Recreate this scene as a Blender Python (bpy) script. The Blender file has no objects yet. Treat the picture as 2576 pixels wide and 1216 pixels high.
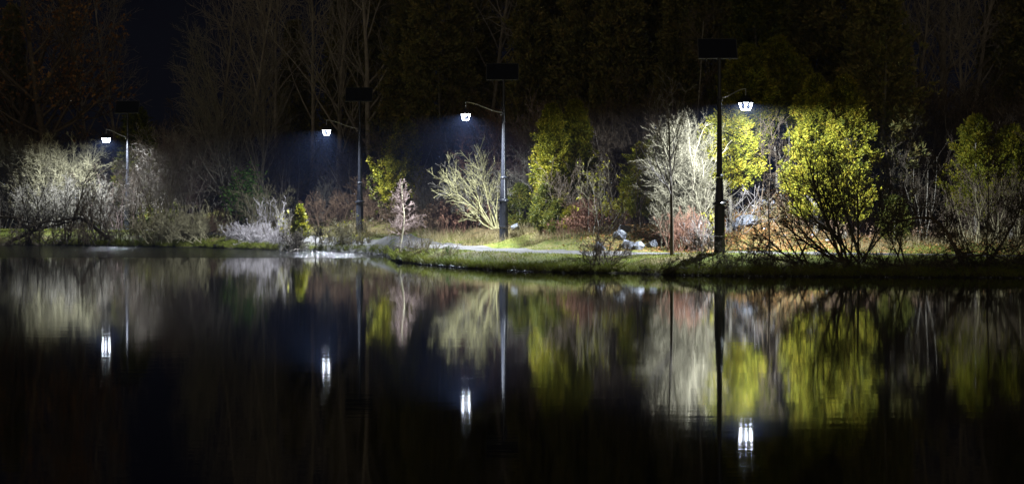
import bpy, bmesh, math, random
import numpy as np
from mathutils import Vector, Matrix

# ------------------------------------------------------------------ camera, sky, exposure
S = bpy.context.scene
COL = S.collection
CAM_Z = 2.5
F = 5245.0            # focal length in pixels of a 2576 px wide view
cam = bpy.data.objects.new('camera', bpy.data.cameras.new('camera'))
COL.objects.link(cam)
cam.location = (0, 0, CAM_Z)
cam.rotation_euler = (math.radians(90), 0, 0)
cam.data.sensor_width = 36
cam.data.lens = 36 * F / 2576
cam.data.shift_y = -111 / 2576
cam.data.clip_start = .5
cam.data.clip_end = 2000
S.camera = cam

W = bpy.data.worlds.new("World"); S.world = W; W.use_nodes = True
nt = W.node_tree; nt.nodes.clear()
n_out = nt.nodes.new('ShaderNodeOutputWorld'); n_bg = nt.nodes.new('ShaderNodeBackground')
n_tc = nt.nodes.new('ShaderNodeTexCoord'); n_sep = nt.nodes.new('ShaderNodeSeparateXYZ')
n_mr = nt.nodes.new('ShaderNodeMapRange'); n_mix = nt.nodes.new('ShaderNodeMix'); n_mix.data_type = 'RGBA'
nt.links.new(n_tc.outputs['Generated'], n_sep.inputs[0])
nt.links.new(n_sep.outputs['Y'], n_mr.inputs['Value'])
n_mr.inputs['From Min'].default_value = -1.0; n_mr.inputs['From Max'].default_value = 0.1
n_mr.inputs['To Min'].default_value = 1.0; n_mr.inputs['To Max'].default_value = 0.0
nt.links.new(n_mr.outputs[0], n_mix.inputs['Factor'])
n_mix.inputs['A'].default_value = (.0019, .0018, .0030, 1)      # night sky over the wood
n_mix.inputs['B'].default_value = (.225, .195, .135, 1)         # fill glow added behind the camera, standing for town light, to lift the trees
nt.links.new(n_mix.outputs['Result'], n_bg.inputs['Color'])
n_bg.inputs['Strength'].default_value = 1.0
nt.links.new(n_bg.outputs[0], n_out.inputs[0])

S.view_settings.view_transform = 'Standard'; S.view_settings.look = 'None'
S.view_settings.exposure = 0; S.view_settings.gamma = 1
S.render.engine = 'CYCLES'
cy = S.cycles
cy.use_denoising = True
try: cy.denoiser = 'OPENIMAGEDENOISE'
except Exception: pass
cy.max_bounces = 5; cy.diffuse_bounces = 2; cy.glossy_bounces = 3; cy.transmission_bounces = 2
cy.volume_bounces = 0; cy.transparent_max_bounces = 6
cy.sample_clamp_indirect = 3.0; cy.sample_clamp_direct = 0
cy.caustics_reflective = False; cy.caustics_refractive = False

LAMP_W = 11500.0
LAMP_COL = (.84, .92, 1.0)

# ------------------------------------------------------------------ helpers
def X(u, Y): return (u - 1288) * Y / F
def Z(v, Y): return CAM_Z - (v - 497) * Y / F

def tag(o, label=None, cat=None, group=None, kind=None):
    if label: o['label'] = label
    if cat: o['category'] = cat
    if group: o['group'] = group
    if kind: o['kind'] = kind
    return o

def empty(name, loc, rz=0):
    o = bpy.data.objects.new(name, None); COL.objects.link(o)
    o.location = loc; o.rotation_euler = (0, 0, rz); o.empty_display_size = .2
    return o

def mesh_np(name, V, faces, mat, parent=None, smooth=False, loc=None):
    """V (n,3); faces: list of int arrays (m,k)."""
    V = np.asarray(V, dtype=np.float32)
    me = bpy.data.meshes.new(name)
    me.vertices.add(len(V)); me.vertices.foreach_set('co', V.ravel())
    loops = np.concatenate([f.ravel() for f in faces]).astype(np.int32)
    tot = np.concatenate([np.full(len(f), f.shape[1], dtype=np.int32) for f in faces])
    st = np.concatenate([[0], np.cumsum(tot)[:-1]]).astype(np.int32)
    me.loops.add(len(loops)); me.loops.foreach_set('vertex_index', loops)
    me.polygons.add(len(tot)); me.polygons.foreach_set('loop_start', st)
    if smooth: me.polygons.foreach_set('use_smooth', np.ones(len(tot), dtype=bool))
    me.update(calc_edges=True); me.validate()
    me.materials.append(mat)
    o = bpy.data.objects.new(name, me); COL.objects.link(o)
    if parent: o.parent = parent
    if loc is not None: o.location = loc
    return o

class MB:
    """collects simple solids into one mesh"""
    def __init__(self): self.V = []; self.Fs = []; self.n = 0
    def add(self, V, F):
        for f in F: self.Fs.append([i + self.n for i in f])
        self.V.extend([tuple(v) for v in V]); self.n += len(V)
    def box(self, c, s, rot=None):
        V = []
        for dx in (-.5, .5):
            for dy in (-.5, .5):
                for dz in (-.5, .5):
                    p = Vector((dx * s[0], dy * s[1], dz * s[2]))
                    if rot: p = rot @ p
                    V.append(p + Vector(c))
        self.add(V, [(0,1,3,2),(4,6,7,5),(0,4,5,1),(2,3,7,6),(0,2,6,4),(1,5,7,3)])
    def lathe(self, prof, n=12, c=(0,0,0), rot=0, cap=True):
        V = []
        for r, z in prof:
            for k in range(n):
                a = rot + 2 * math.pi * k / n
                V.append((c[0] + r * math.cos(a), c[1] + r * math.sin(a), c[2] + z))
        Fc = []
        for j in range(len(prof) - 1):
            for k in range(n):
                k2 = (k + 1) % n
                Fc.append((j*n+k, j*n+k2, (j+1)*n+k2, (j+1)*n+k))
        if cap:
            Fc.append(tuple(reversed(range(n)))); Fc.append(tuple(range((len(prof)-1)*n, len(prof)*n)))
        self.add(V, Fc)
    def tube(self, pts, r, n=8):
        pts = [Vector(p) for p in pts]; V = []
        for i, p in enumerate(pts):
            t = (pts[min(i+1, len(pts)-1)] - pts[max(i-1, 0)]).normalized()
            a = t.cross(Vector((0.02, 0.03, 1)) if abs(t.z) < .95 else Vector((1, 0, 0))).normalized(); b = t.cross(a)
            rr = r[i] if hasattr(r, '__len__') else r
            for k in range(n):
                th = 2 * math.pi * k / n
                V.append(p + a * rr * math.cos(th) + b * rr * math.sin(th))
        Fc = []
        for j in range(len(pts) - 1):
            for k in range(n):
                k2 = (k + 1) % n
                Fc.append((j*n+k, j*n+k2, (j+1)*n+k2, (j+1)*n+k))
        Fc.append(tuple(reversed(range(n)))); Fc.append(tuple(range((len(pts)-1)*n, len(pts)*n)))
        self.add(V, Fc)
    def build(self, name, mat, parent=None, smooth=False):
        me = bpy.data.meshes.new(name); me.from_pydata(self.V, [], self.Fs); me.update()
        if smooth:
            me.polygons.foreach_set('use_smooth', np.ones(len(me.polygons), dtype=bool))
            try: me.set_sharp_from_angle(angle=math.radians(40))
            except Exception: pass
        me.materials.append(mat)
        o = bpy.data.objects.new(name, me); COL.objects.link(o)
        if parent: o.parent = parent
        return o

# ------------------------------------------------------------------ materials
def new_mat(name):
    m = bpy.data.materials.new(name); m.use_nodes = True
    nt = m.node_tree; b = nt.nodes['Principled BSDF']
    return m, nt, b

def ramp(nt, fac, stops):
    r = nt.nodes.new('ShaderNodeValToRGB')
    while len(r.color_ramp.elements) < len(stops): r.color_ramp.elements.new(.5)
    for e, (p, c) in zip(r.color_ramp.elements, stops):
        e.position = p; e.color = (*c, 1)
    nt.links.new(fac, r.inputs[0]); return r.outputs[0]

def noise(nt, scale, detail=4, vec=None, rough=.6):
    n = nt.nodes.new('ShaderNodeTexNoise'); n.inputs['Scale'].default_value = scale
    n.inputs['Detail'].default_value = detail; n.inputs['Roughness'].default_value = rough
    if vec is not None: nt.links.new(vec, n.inputs['Vector'])
    return n.outputs['Fac']

def position(nt): return nt.nodes.new('ShaderNodeNewGeometry').outputs['Position']
def island(nt): return nt.nodes.new('ShaderNodeNewGeometry').outputs['Random Per Island']

def mixc(nt, f, a, b, mode='MIX'):
    m = nt.nodes.new('ShaderNodeMix'); m.data_type = 'RGBA'; m.blend_type = mode
    for s, v in ((m.inputs['Factor'], f), (m.inputs['A'], a), (m.inputs['B'], b)):
        if isinstance(v, (int, float)): s.default_value = v
        elif isinstance(v, tuple): s.default_value = (*v, 1)
        else: nt.links.new(v, s)
    return m.outputs['Result']

def bark_mat(name, a, b, scale=6, rough=.8):
    m, nt, p = new_mat(name)
    pos = position(nt)
    f = noise(nt, scale, 3, pos)
    c = ramp(nt, f, [(.3, a), (.7, b)])
    r = ramp(nt, island(nt), [(0, (.6, .6, .6)), (1, (1, 1, 1))])
    c = mixc(nt, 1.0, c, r, 'MULTIPLY')
    nt.links.new(c, p.inputs['Base Color'])
    p.inputs['Roughness'].default_value = rough; p.inputs['Specular IOR Level'].default_value = .3
    return m

def leaf_mat(name, stops, scale=1.5):
    m, nt, p = new_mat(name)
    pos = position(nt)
    a = nt.nodes.new('ShaderNodeMath'); a.operation = 'MULTIPLY_ADD'
    nt.links.new(noise(nt, scale, 3, pos), a.inputs[0]); a.inputs[1].default_value = .9
    b = nt.nodes.new('ShaderNodeMath'); b.operation = 'MULTIPLY'; b.inputs[1].default_value = .55
    nt.links.new(island(nt), b.inputs[0]); nt.links.new(b.outputs[0], a.inputs[2])
    a2 = nt.nodes.new('ShaderNodeMath'); a2.operation = 'SUBTRACT'; a2.inputs[1].default_value = .22
    nt.links.new(a.outputs[0], a2.inputs[0])
    c = ramp(nt, a2.outputs[0], stops)
    nt.links.new(c, p.inputs['Base Color'])
    p.inputs['Roughness'].default_value = .6; p.inputs['Specular IOR Level'].default_value = .25
    tr = nt.nodes.new('ShaderNodeBsdfTranslucent'); nt.links.new(c, tr.inputs['Color'])
    mx = nt.nodes.new('ShaderNodeMixShader'); mx.inputs[0].default_value = .25
    nt.links.new(p.outputs[0], mx.inputs[1]); nt.links.new(tr.outputs[0], mx.inputs[2])
    nt.links.new(mx.outputs[0], nt.nodes['Material Output'].inputs['Surface'])
    return m

def plain(name, c, rough=.5, metal=0, spec=.5, bump=0, bscale=30):
    m, nt, p = new_mat(name)
    pos = position(nt)
    f = noise(nt, bscale * .3, 4, pos)
    col = ramp(nt, f, [(.25, tuple(x * .75 for x in c)), (.75, tuple(min(1, x * 1.15) for x in c))])
    nt.links.new(col, p.inputs['Base Color'])
    p.inputs['Roughness'].default_value = rough; p.inputs['Metallic'].default_value = metal
    p.inputs['Specular IOR Level'].default_value = spec
    if bump:
        bn = nt.nodes.new('ShaderNodeBump'); bn.inputs['Distance'].default_value = bump
        nt.links.new(noise(nt, bscale, 4, pos), bn.inputs['Height']); nt.links.new(bn.outputs[0], p.inputs['Normal'])
    return m

def emit(name, c, s):
    m, nt, p = new_mat(name)
    e = nt.nodes.new('ShaderNodeEmission'); e.inputs[0].default_value = (*c, 1); e.inputs[1].default_value = s
    nt.links.new(e.outputs[0], nt.nodes['Material Output'].inputs['Surface'])
    try: m.cycles.emission_sampling = 'NONE'
    except Exception: pass
    return m

M = {}
M['black_paint'] = plain('black_painted_steel', (.015, .016, .021), .30, 0, .5, .0015, 60)
M['steel'] = plain('galvanised_steel', (.34, .34, .35), .45, .4)
M['panel_cells'] = plain('solar_cells', (.003, .004, .009), .4, 0, .12)
M['alu'] = plain('aluminium', (.055, .055, .055), .5, 0, .2)
M['lit'] = emit('lamp_light', (.86, .93, 1.0), 55.0)
M['lit_soft'] = emit('lamp_glass_edge', (.80, .88, 1.0), 22.0)

# glass of the lantern
m, nt, p = new_mat('lantern_glass')
tr = nt.nodes.new('ShaderNodeBsdfTransparent'); gl = nt.nodes.new('ShaderNodeBsdfGlossy'); gl.inputs['Roughness'].default_value = .05
mx = nt.nodes.new('ShaderNodeMixShader'); mx.inputs[0].default_value = .05
nt.links.new(tr.outputs[0], mx.inputs[1]); nt.links.new(gl.outputs[0], mx.inputs[2])
nt.links.new(mx.outputs[0], nt.nodes['Material Output'].inputs['Surface'])
M['glass'] = m

M['bark_dark'] = bark_mat('dark_wet_bark', (.05, .04, .028), (.12, .10, .07))
M['bark_brown'] = bark_mat('brown_bark', (.09, .065, .045), (.19, .145, .10))
M['bark_grey'] = bark_mat('grey_bark', (.16, .145, .12), (.33, .30, .25))
M['bark_pale'] = bark_mat('pale_lichen_bark', (.15, .135, .095), (.27, .245, .175))
M['bark_white'] = bark_mat('white_weathered_twigs', (.21, .185, .18), (.37, .335, .32))
M['bark_cream'] = bark_mat('cream_birch_bark', (.34, .31, .20), (.50, .46, .33))
M['bark_pink'] = bark_mat('pinkish_twigs', (.20, .14, .125), (.36, .27, .245))
M['bark_red'] = bark_mat('reddish_twigs', (.16, .075, .05), (.32, .17, .11))
M['bark_yellow'] = bark_mat('yellow_willow_bark', (.33, .30, .14), (.54, .50, .27))
M['bark_olive'] = bark_mat('olive_twigs', (.17, .15, .085), (.36, .32, .19))
M['bark_far'] = bark_mat('far_grey_bark', (.25, .21, .18), (.46, .41, .36), 2)
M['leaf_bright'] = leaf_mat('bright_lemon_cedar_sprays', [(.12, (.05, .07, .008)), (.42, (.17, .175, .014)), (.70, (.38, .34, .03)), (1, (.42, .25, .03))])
M['bark_ivory'] = bark_mat('ivory_lichen_bark', (.30, .27, .16), (.50, .46, .30))
M['bark_dun'] = bark_mat('dun_lichen_bark', (.12, .108, .072), (.24, .215, .145))
M['bark_lilac'] = bark_mat('lilac_white_twigs', (.25, .225, .23), (.43, .39, .40))
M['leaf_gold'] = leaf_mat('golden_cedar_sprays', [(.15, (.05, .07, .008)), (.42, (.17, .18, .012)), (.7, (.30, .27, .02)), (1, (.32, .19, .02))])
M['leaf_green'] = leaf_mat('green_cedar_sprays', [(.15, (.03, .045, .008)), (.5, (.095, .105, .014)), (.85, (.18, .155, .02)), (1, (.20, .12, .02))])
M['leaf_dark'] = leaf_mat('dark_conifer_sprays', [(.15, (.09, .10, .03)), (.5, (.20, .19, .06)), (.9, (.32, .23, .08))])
M['leaf_fresh'] = leaf_mat('fresh_green_leaves', [(.2, (.05, .12, .02)), (.8, (.12, .20, .04))])
M['leaf_rust'] = leaf_mat('rusty_leaves', [(.2, (.20, .08, .025)), (.8, (.46, .25, .09))])
M['leaf_yellow'] = leaf_mat('yellow_leaves', [(.2, (.20, .22, .02)), (.8, (.42, .36, .04))])
M['grass'] = leaf_mat('lawn_blades', [(.15, (.09, .12, .014)), (.55, (.17, .195, .022)), (.9, (.25, .235, .055))], .7)
M['dry'] = leaf_mat('dry_grass_blades', [(.15, (.10, .08, .03)), (.55, (.21, .17, .08)), (.9, (.34, .27, .15))], .9)
M['weed'] = bark_mat('brown_weed_stalks', (.12, .075, .045), (.26, .17, .11), 3)

# rock
m, nt, p = new_mat('grey_rock'); pos = position(nt)
c = ramp(nt, noise(nt, 5, 6, pos), [(.3, (.07, .077, .095)), (.5, (.15, .16, .19)), (.7, (.27, .28, .33))])
c = mixc(nt, ramp(nt, noise(nt, 1.7, 4, pos), [(.55, (0, 0, 0)), (.7, (.5, .5, .5))]), c, (.10, .10, .04))
nt.links.new(c, p.inputs['Base Color']); p.inputs['Roughness'].default_value = .75
bn = nt.nodes.new('ShaderNodeBump'); bn.inputs['Distance'].default_value = .05; bn.inputs['Strength'].default_value = .8
nt.links.new(noise(nt, 9, 6, pos), bn.inputs['Height']); nt.links.new(bn.outputs[0], p.inputs['Normal'])
M['rock'] = m
m, nt, p = new_mat('white_rock'); pos = position(nt)
c = ramp(nt, noise(nt, 5, 5, pos), [(.3, (.5, .5, .53)), (.7, (.74, .74, .76))]); nt.links.new(c, p.inputs['Base Color'])
M['rock_white'] = m
M['rock_wet'] = plain('wet_dark_stone', (.04, .04, .045), .15, 0, .6, .01, 40)

# ground
m, nt, p = new_mat('ground_soil_and_turf'); pos = position(nt)
turf = ramp(nt, noise(nt, 2.2, 6, pos), [(.3, (.045, .062, .010)), (.5, (.10, .118, .016)), (.72, (.16, .155, .03))])
dead = ramp(nt, noise(nt, 3.1, 6, pos), [(.3, (.06, .042, .022)), (.55, (.15, .11, .055)), (.75, (.24, .15, .07))])
litter = ramp(nt, noise(nt, 14, 4, pos), [(.42, (.14, .09, .05)), (.55, (.34, .20, .09)), (.68, (.48, .38, .25))])
at = nt.nodes.new('ShaderNodeAttribute'); at.attribute_name = 'cover'
sp = nt.nodes.new('ShaderNodeSeparateColor'); nt.links.new(at.outputs['Color'], sp.inputs[0])
patch = ramp(nt, noise(nt, .55, 5, pos), [(.48, (0, 0, 0)), (.62, (.8, .8, .8))])
c = mixc(nt, patch, turf, dead)
c = mixc(nt, sp.outputs[0], c, dead)
c = mixc(nt, sp.outputs[1], c, litter)
c = mixc(nt, sp.outputs[2], c, (.012, .010, .007))
nt.links.new(c, p.inputs['Base Color']); p.inputs['Roughness'].default_value = .9; p.inputs['Specular IOR Level'].default_value = .2
bn = nt.nodes.new('ShaderNodeBump'); bn.inputs['Distance'].default_value = .10; bn.inputs['Strength'].default_value = .8
nt.links.new(noise(nt, 7, 7, pos, .7), bn.inputs['Height']); nt.links.new(bn.outputs[0], p.inputs['Normal'])
M['ground'] = m

m, nt, p = new_mat('gravel_path'); pos = position(nt)
c = ramp(nt, noise(nt, 1.3, 8, pos, .75), [(.3, (.045, .041, .040)), (.5, (.082, .076, .075)), (.7, (.135, .127, .127))])
nt.links.new(c, p.inputs['Base Color']); p.inputs['Roughness'].default_value = .85
bn = nt.nodes.new('ShaderNodeBump'); bn.inputs['Distance'].default_value = .02
nt.links.new(noise(nt, 25, 5, pos, .7), bn.inputs['Height']); nt.links.new(bn.outputs[0], p.inputs['Normal'])
M['path'] = m

# water: calm near the camera, ruffled beyond the line where the current enters
RIPPLE_Y = 86.9
m, nt, p = new_mat('lake_water'); pos = position(nt)
sx = nt.nodes.new('ShaderNodeSeparateXYZ'); nt.links.new(pos, sx.inputs[0])
nn = noise(nt, .35, 3, pos)
ma = nt.nodes.new('ShaderNodeMath'); ma.operation = 'MULTIPLY_ADD'; nt.links.new(nn, ma.inputs[0]); ma.inputs[1].default_value = 1.2
nt.links.new(sx.outputs['Y'], ma.inputs[2])
mr = nt.nodes.new('ShaderNodeMapRange'); nt.links.new(ma.outputs[0], mr.inputs['Value'])
mr.inputs['From Min'].default_value = RIPPLE_Y + .5; mr.inputs['From Max'].default_value = RIPPLE_Y + .9
mask = mr.outputs[0]
def mathn(op, a, b):
    q = nt.nodes.new('ShaderNodeMath'); q.operation = op
    for i, v in enumerate((a, b)):
        if isinstance(v, (int, float)): q.inputs[i].default_value = v
        else: nt.links.new(v, q.inputs[i])
    return q.outputs[0]
mp = nt.nodes.new('ShaderNodeMapping'); mp.inputs['Scale'].default_value = (.35, 1, 1); nt.links.new(pos, mp.inputs[0])
calm = mathn('MULTIPLY', noise(nt, 2.6, 2, mp.outputs[0]), .0011)
swell = mathn('MULTIPLY', noise(nt, .5, 1, mp.outputs[0]), .0011)
calm = mathn('ADD', calm, swell)
mp2 = nt.nodes.new('ShaderNodeMapping'); mp2.inputs['Scale'].default_value = (.55, 1, 1); nt.links.new(pos, mp2.inputs[0])
ruff = mathn('MULTIPLY', noise(nt, 5.5, 4, mp2.outputs[0], .6), .10)
ruff = mathn('MULTIPLY', ruff, mask)
h = mathn('ADD', calm, ruff)
bn = nt.nodes.new('ShaderNodeBump'); bn.inputs['Distance'].default_value = 1.0; bn.inputs['Strength'].default_value = 1.0
nt.links.new(h, bn.inputs['Height']); nt.links.new(bn.outputs[0], p.inputs['Normal'])
rr = nt.nodes.new('ShaderNodeMapRange'); nt.links.new(mask, rr.inputs['Value'])
rr.inputs['To Min'].default_value = .038; rr.inputs['To Max'].default_value = .11
nt.links.new(rr.outputs[0], p.inputs['Roughness'])
p.inputs['Base Color'].default_value = (.0012, .0014, .0020, 1); p.inputs['IOR'].default_value = 1.333
p.inputs['Specular IOR Level'].default_value = .5
M['water'] = m

# ------------------------------------------------------------------ terrain
def from_px(tab): return zip(*sorted((X(u, Y), Y) for u, Y in tab))
SHORE = [(-700, 116), (-300, 113.5), (0, 112), (200, 109), (330, 106.6), (500, 105.2), (640, 101), (760, 98.6), (860, 96.2),
         (930, 94), (975, 90), (990, 82.2), (1056, 78.5), (1155, 74.5), (1298, 70.9), (1446, 69.8), (1600, 68.8), (1754, 67), (2000, 66.2), (2576, 65.2), (3300, 64)]
PATHC = [(-900, 123), (-200, 121.5), (100, 120.8), (300, 118.5), (420, 116), (600, 107.5), (700, 102.5), (800, 98.9), (900, 94.6), (1000, 88.2), (1100, 83.6),
         (1250, 78.6), (1400, 75.4), (1500, 73.9), (1600, 73.0), (1700, 72.5), (1850, 72.4), (2100, 72.2), (2576, 70.8), (3300, 69)]
shx, shy = [np.array(a) for a in from_px(SHORE)]
pax, pay = [np.array(a) for a in from_px(PATHC)]
def shore(x): return np.interp(x, shx, shy) + .18 * np.sin(x * 2.3) + .12 * np.sin(x * 5.1 + 1) + .09 * np.sin(x * 8.3 + 2 * np.sin(x * 1.3)) + .05 * np.sin(x * 17.7 + 3 * np.sin(x * 2.1))
def pathc(x): return np.interp(x, pax, pay)
# hand placed mounds: (u, Y, height, rx, ry)
MOUNDS = [(560, 117, 1.0, 2.2, 3.0), (960, 109, .9, 1.8, 3.0), (860, 109, .3, 2.0, 3.0), (1150, 93, .55, 2.4, 4.0), (1260, 91, .3, 1.4, 3), (1420, 86, .4, 2.5, 4),
          (1600, 80, .55, 2.5, 3.0), (1940, 81.5, 1.75, 2.1, 4.0), (1830, 80, .5, 1.0, 3), (2120, 83, .8, 2.5, 4), (2480, 86, .5, 6, 6),
          (1810, 70, .10, 1.4, .9), (1690, 69.6, .05, 1.6, .8)]
def gz(x, y):
    x = np.asarray(x, float); y = np.asarray(y, float)
    d = y - shore(x)
    zp = np.interp(x, [-60, -25, -12, -3, 0, 4, 8, 20], [.74, .70, .58, .55, .50, .53, .56, .50])
    under = np.maximum(-1.2, .45 * d - .02)
    t = np.clip(d / 1.0, 0, 1)
    t2 = np.clip(d / .28, 0, 1); t3 = np.clip((d - .1) / 3.2, 0, 1)
    bank = .15 * t2 ** .6 + (zp - .15) * (1 - (1 - t3) ** 1.6)
    z = np.where(d < 0, under, bank)
    e = np.maximum(0, y - (pathc(x) + 1.5))
    z = z + np.where(d > 0, .045 * np.minimum(e, 14) * np.clip(e / 3, 0, 1) + .16 * np.maximum(0, e - 16), 0)
    for u, Y, h, rx, ry in MOUNDS:
        z = z + np.where(d > .4, h * np.exp(-(((x - X(u, Y)) / rx) ** 2 + ((y - Y) / ry) ** 2)), 0)
    far = np.clip(e / 2, 0, 1) * .05 + .014
    z = z + np.where(d > .1, far * (np.sin(x * 1.7 + y * .6) + np.sin(y * 1.9 - x * .8 + 1) + .7 * np.sin(x * 4.1 + 2) * np.sin(y * 3.7)), 0)
    return np.minimum(z, 5.5 + .01 * np.maximum(0, y - 140))
def g(x, y): return float(gz(x, y))

def axis(a, b, c, d, fine, n1=18):
    L = b - np.geomspace(1, b - a + 1, n1)[::-1] + 1
    R = c + np.geomspace(1, d - c + 1, n1) - 1
    return np.unique(np.concatenate([L, np.arange(b, c, fine), R]))
xs = axis(-260, -40, 27, 260, .16); ys = axis(-60, 63, 126, 330, .16)
gx, gy = np.meshgrid(xs, ys)
gzz = gz(gx, gy)
nearland = gy < 2.5      # the near bank behind the camera
gzz = np.where(nearland, .3, gzz)
gzz = np.where((gy >= 2.5) & (gy < 5), .3 - (gy - 2.5) * .5, gzz)
V = np.stack([gx.ravel(), gy.ravel(), gzz.ravel()], 1)
ny, nx = gx.shape
ii = (np.arange(ny - 1)[:, None] * nx + np.arange(nx - 1)[None, :]).ravel()
ground = mesh_np('ground', V, [np.stack([ii, ii + 1, ii + nx + 1, ii + nx], 1)], M['ground'], smooth=True)
tag(ground, kind='structure')
# ground cover masks: R dead grass, G leaf litter, B bare wet mud at the waterline
e = gy - (pathc(gx) + 1.5); d = gy - shore(gx)
wob = .5 + .5 * np.sin(gx * 1.3 + gy * .7) * np.sin(gx * .6 - gy * 1.1 + 2)
R = np.clip((e - 2.5) / 3.5, 0, 1) * np.clip(.55 + .6 * wob, 0, 1)
R = np.maximum(R, np.exp(-((d - .2) / .3) ** 2) * .7 * (d > 0))
G = np.zeros_like(R)
for u, Y, rx, ry, k in [(1940, 80, 3.0, 4.5, 1), (1600, 78, 2.4, 3.5, .45), (2120, 80, 3.0, 5, .6), (1780, 78, 1.6, 3, .8)]:
    G = np.maximum(G, k * np.exp(-(((gx - X(u, Y)) / rx) ** 2 + ((gy - Y) / ry) ** 2) ** 2))
G *= (e > .2)
B = np.clip(1 - (d - .02) / .30, 0, 1)
ca = ground.data.color_attributes.new('cover', 'FLOAT_COLOR', 'POINT')
ca.data.foreach_set('color', np.stack([R, G, B, np.ones_like(R)], -1).astype(np.float32).ravel())

# path
cx = np.interp(np.linspace(0, 1, 900), np.linspace(0, 1, len(pax)), pax); cx = np.linspace(pax[0], pax[-1], 1400)
cyv = pathc(cx)
k = np.ones(25) / 25; cys = np.convolve(np.pad(cyv, 12, mode='edge'), k, 'valid')
tx = np.gradient(cx); ty = np.gradient(cys); ln = np.hypot(tx, ty); nxv, nyv = -ty / ln, tx / ln
wv = 1.25 + .10 * np.sin(cx * 1.9) + .06 * np.sin(cx * 5.3 + 1) + .04 * np.sin(cx * 13)
wl = 1.25 + .10 * np.sin(cx * 2.3 + 2) + .06 * np.sin(cx * 6.1) + .04 * np.sin(cx * 15)
offs = np.linspace(-1, 1, 9); PV = []
for o_ in offs:
    ww = np.where(o_ < 0, wv, wl) * o_
    px, py = cx + nxv * ww, cys + nyv * ww
    PV.append(np.stack([px, py, gz(px, py) + .03 - .022 * abs(o_) ** 4], 1))
PV = np.stack(PV, 1); n0 = len(cx); kk = len(offs)
ii = (np.arange(n0 - 1)[:, None] * kk + np.arange(kk - 1)[None, :]).ravel()
tag(mesh_np('path', PV.reshape(-1, 3), [np.stack([ii, ii + kk, ii + kk + 1, ii + 1], 1)], M['path'], smooth=True), kind='structure')

# water
wy = shore(np.linspace(-420, 420, 2)).max()
tag(mesh_np('lake_water', [(-259, 2, 0), (259, 2, 0), (259, 126, 0), (-259, 126, 0)], [np.array([[0, 1, 2, 3]])], M['water']), kind='structure')

# ------------------------------------------------------------------ plants
def norm(a): return a / np.maximum(1e-9, np.linalg.norm(a, axis=-1, keepdims=True))

def tubes(P, Rr, sides):
    """P (N,K,3), Rr (N,K)"""
    N, K, _ = P.shape
    T = np.empty_like(P); T[:, 1:-1] = P[:, 2:] - P[:, :-2]; T[:, 0] = P[:, 1] - P[:, 0]; T[:, -1] = P[:, -1] - P[:, -2]
    T = norm(T)
    ref = np.where(np.abs(T[:, :1, 2:3]) < .9, np.array([0., 0, 1]), np.array([1., 0, 0]))
    A = norm(np.cross(T, ref)); Bv = np.cross(T, A)
    th = np.arange(sides) * 2 * np.pi / sides
    V = P[:, :, None] + Rr[:, :, None, None] * (A[:, :, None] * np.cos(th)[:, None] + Bv[:, :, None] * np.sin(th)[:, None])
    idx = np.arange(N * K * sides).reshape(N, K, sides)
    a = idx[:, :-1]; b = idx[:, 1:]
    Fq = np.stack([a, np.roll(a, -1, 2), np.roll(b, -1, 2), b], -1).reshape(-1, 4)
    return V.reshape(-1, 3), Fq

def merge(parts):
    Vs, Fs, n = [], [], 0
    for V, F_ in parts:
        Vs.append(V); Fs.append(F_ + n); n += len(V)
    return np.concatenate(Vs), Fs

def grow(rng, pos, dr, L, r, levels, rmin=.006, lean=(0, 0, 0)):
    """returns per level (P (N,K,3), R (N,K)). levels: dict(seg, wob, up, n, ang, lr, start, rr)"""
    out = []
    pos = np.asarray(pos, float); dr = norm(np.asarray(dr, float)); L = np.asarray(L, float); r = np.asarray(r, float)
    lean = np.array(lean, float)
    for li, lv in enumerate(levels):
        N = len(pos); seg = lv.get('seg', 4)
        P = np.empty((N, seg + 1, 3)); P[:, 0] = pos; dd = dr.copy()
        step = (L / seg)[:, None]
        for s in range(seg):
            dd = norm(dd + lv.get('wob', .12) * rng.standard_normal((N, 3)) + np.array([0, 0, lv.get('up', .05)]) + lean)
            P[:, s + 1] = P[:, s] + dd * step
        tt = np.linspace(0, 1, seg + 1)
        R_ = np.maximum(rmin * .6, r[:, None] * (1 - lv.get('taper', .75) * tt[None]))
        out.append((P, R_))
        if li == len(levels) - 1: break
        n = lv['n']; lo, hi = lv.get('ang', (30, 60)); st = lv.get('start', .2)
        pi_ = np.repeat(np.arange(N), n); t = st + (1 - st) * rng.random(len(pi_)) ** lv.get('bias', .9)
        f = t * seg; i0 = np.minimum(f.astype(int), seg - 1); fr = (f - i0)[:, None]
        pos = P[pi_, i0] * (1 - fr) + P[pi_, i0 + 1] * fr
        tan = norm(P[pi_, i0 + 1] - P[pi_, i0])
        rv = rng.standard_normal((len(pi_), 3)); perp = norm(rv - (rv * tan).sum(1, keepdims=True) * tan)
        an = np.radians(rng.uniform(lo, hi, len(pi_)))[:, None]
        dr = tan * np.cos(an) + perp * np.sin(an)
        la, lb = lv.get('lr', (.35, .6))
        L = L[pi_] * rng.uniform(la, lb, len(pi_)) * (1 - lv.get('fall', .45) * t)
        r = np.maximum(rmin, R_[pi_, i0] * lv.get('rr', .6))
    return out

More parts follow.
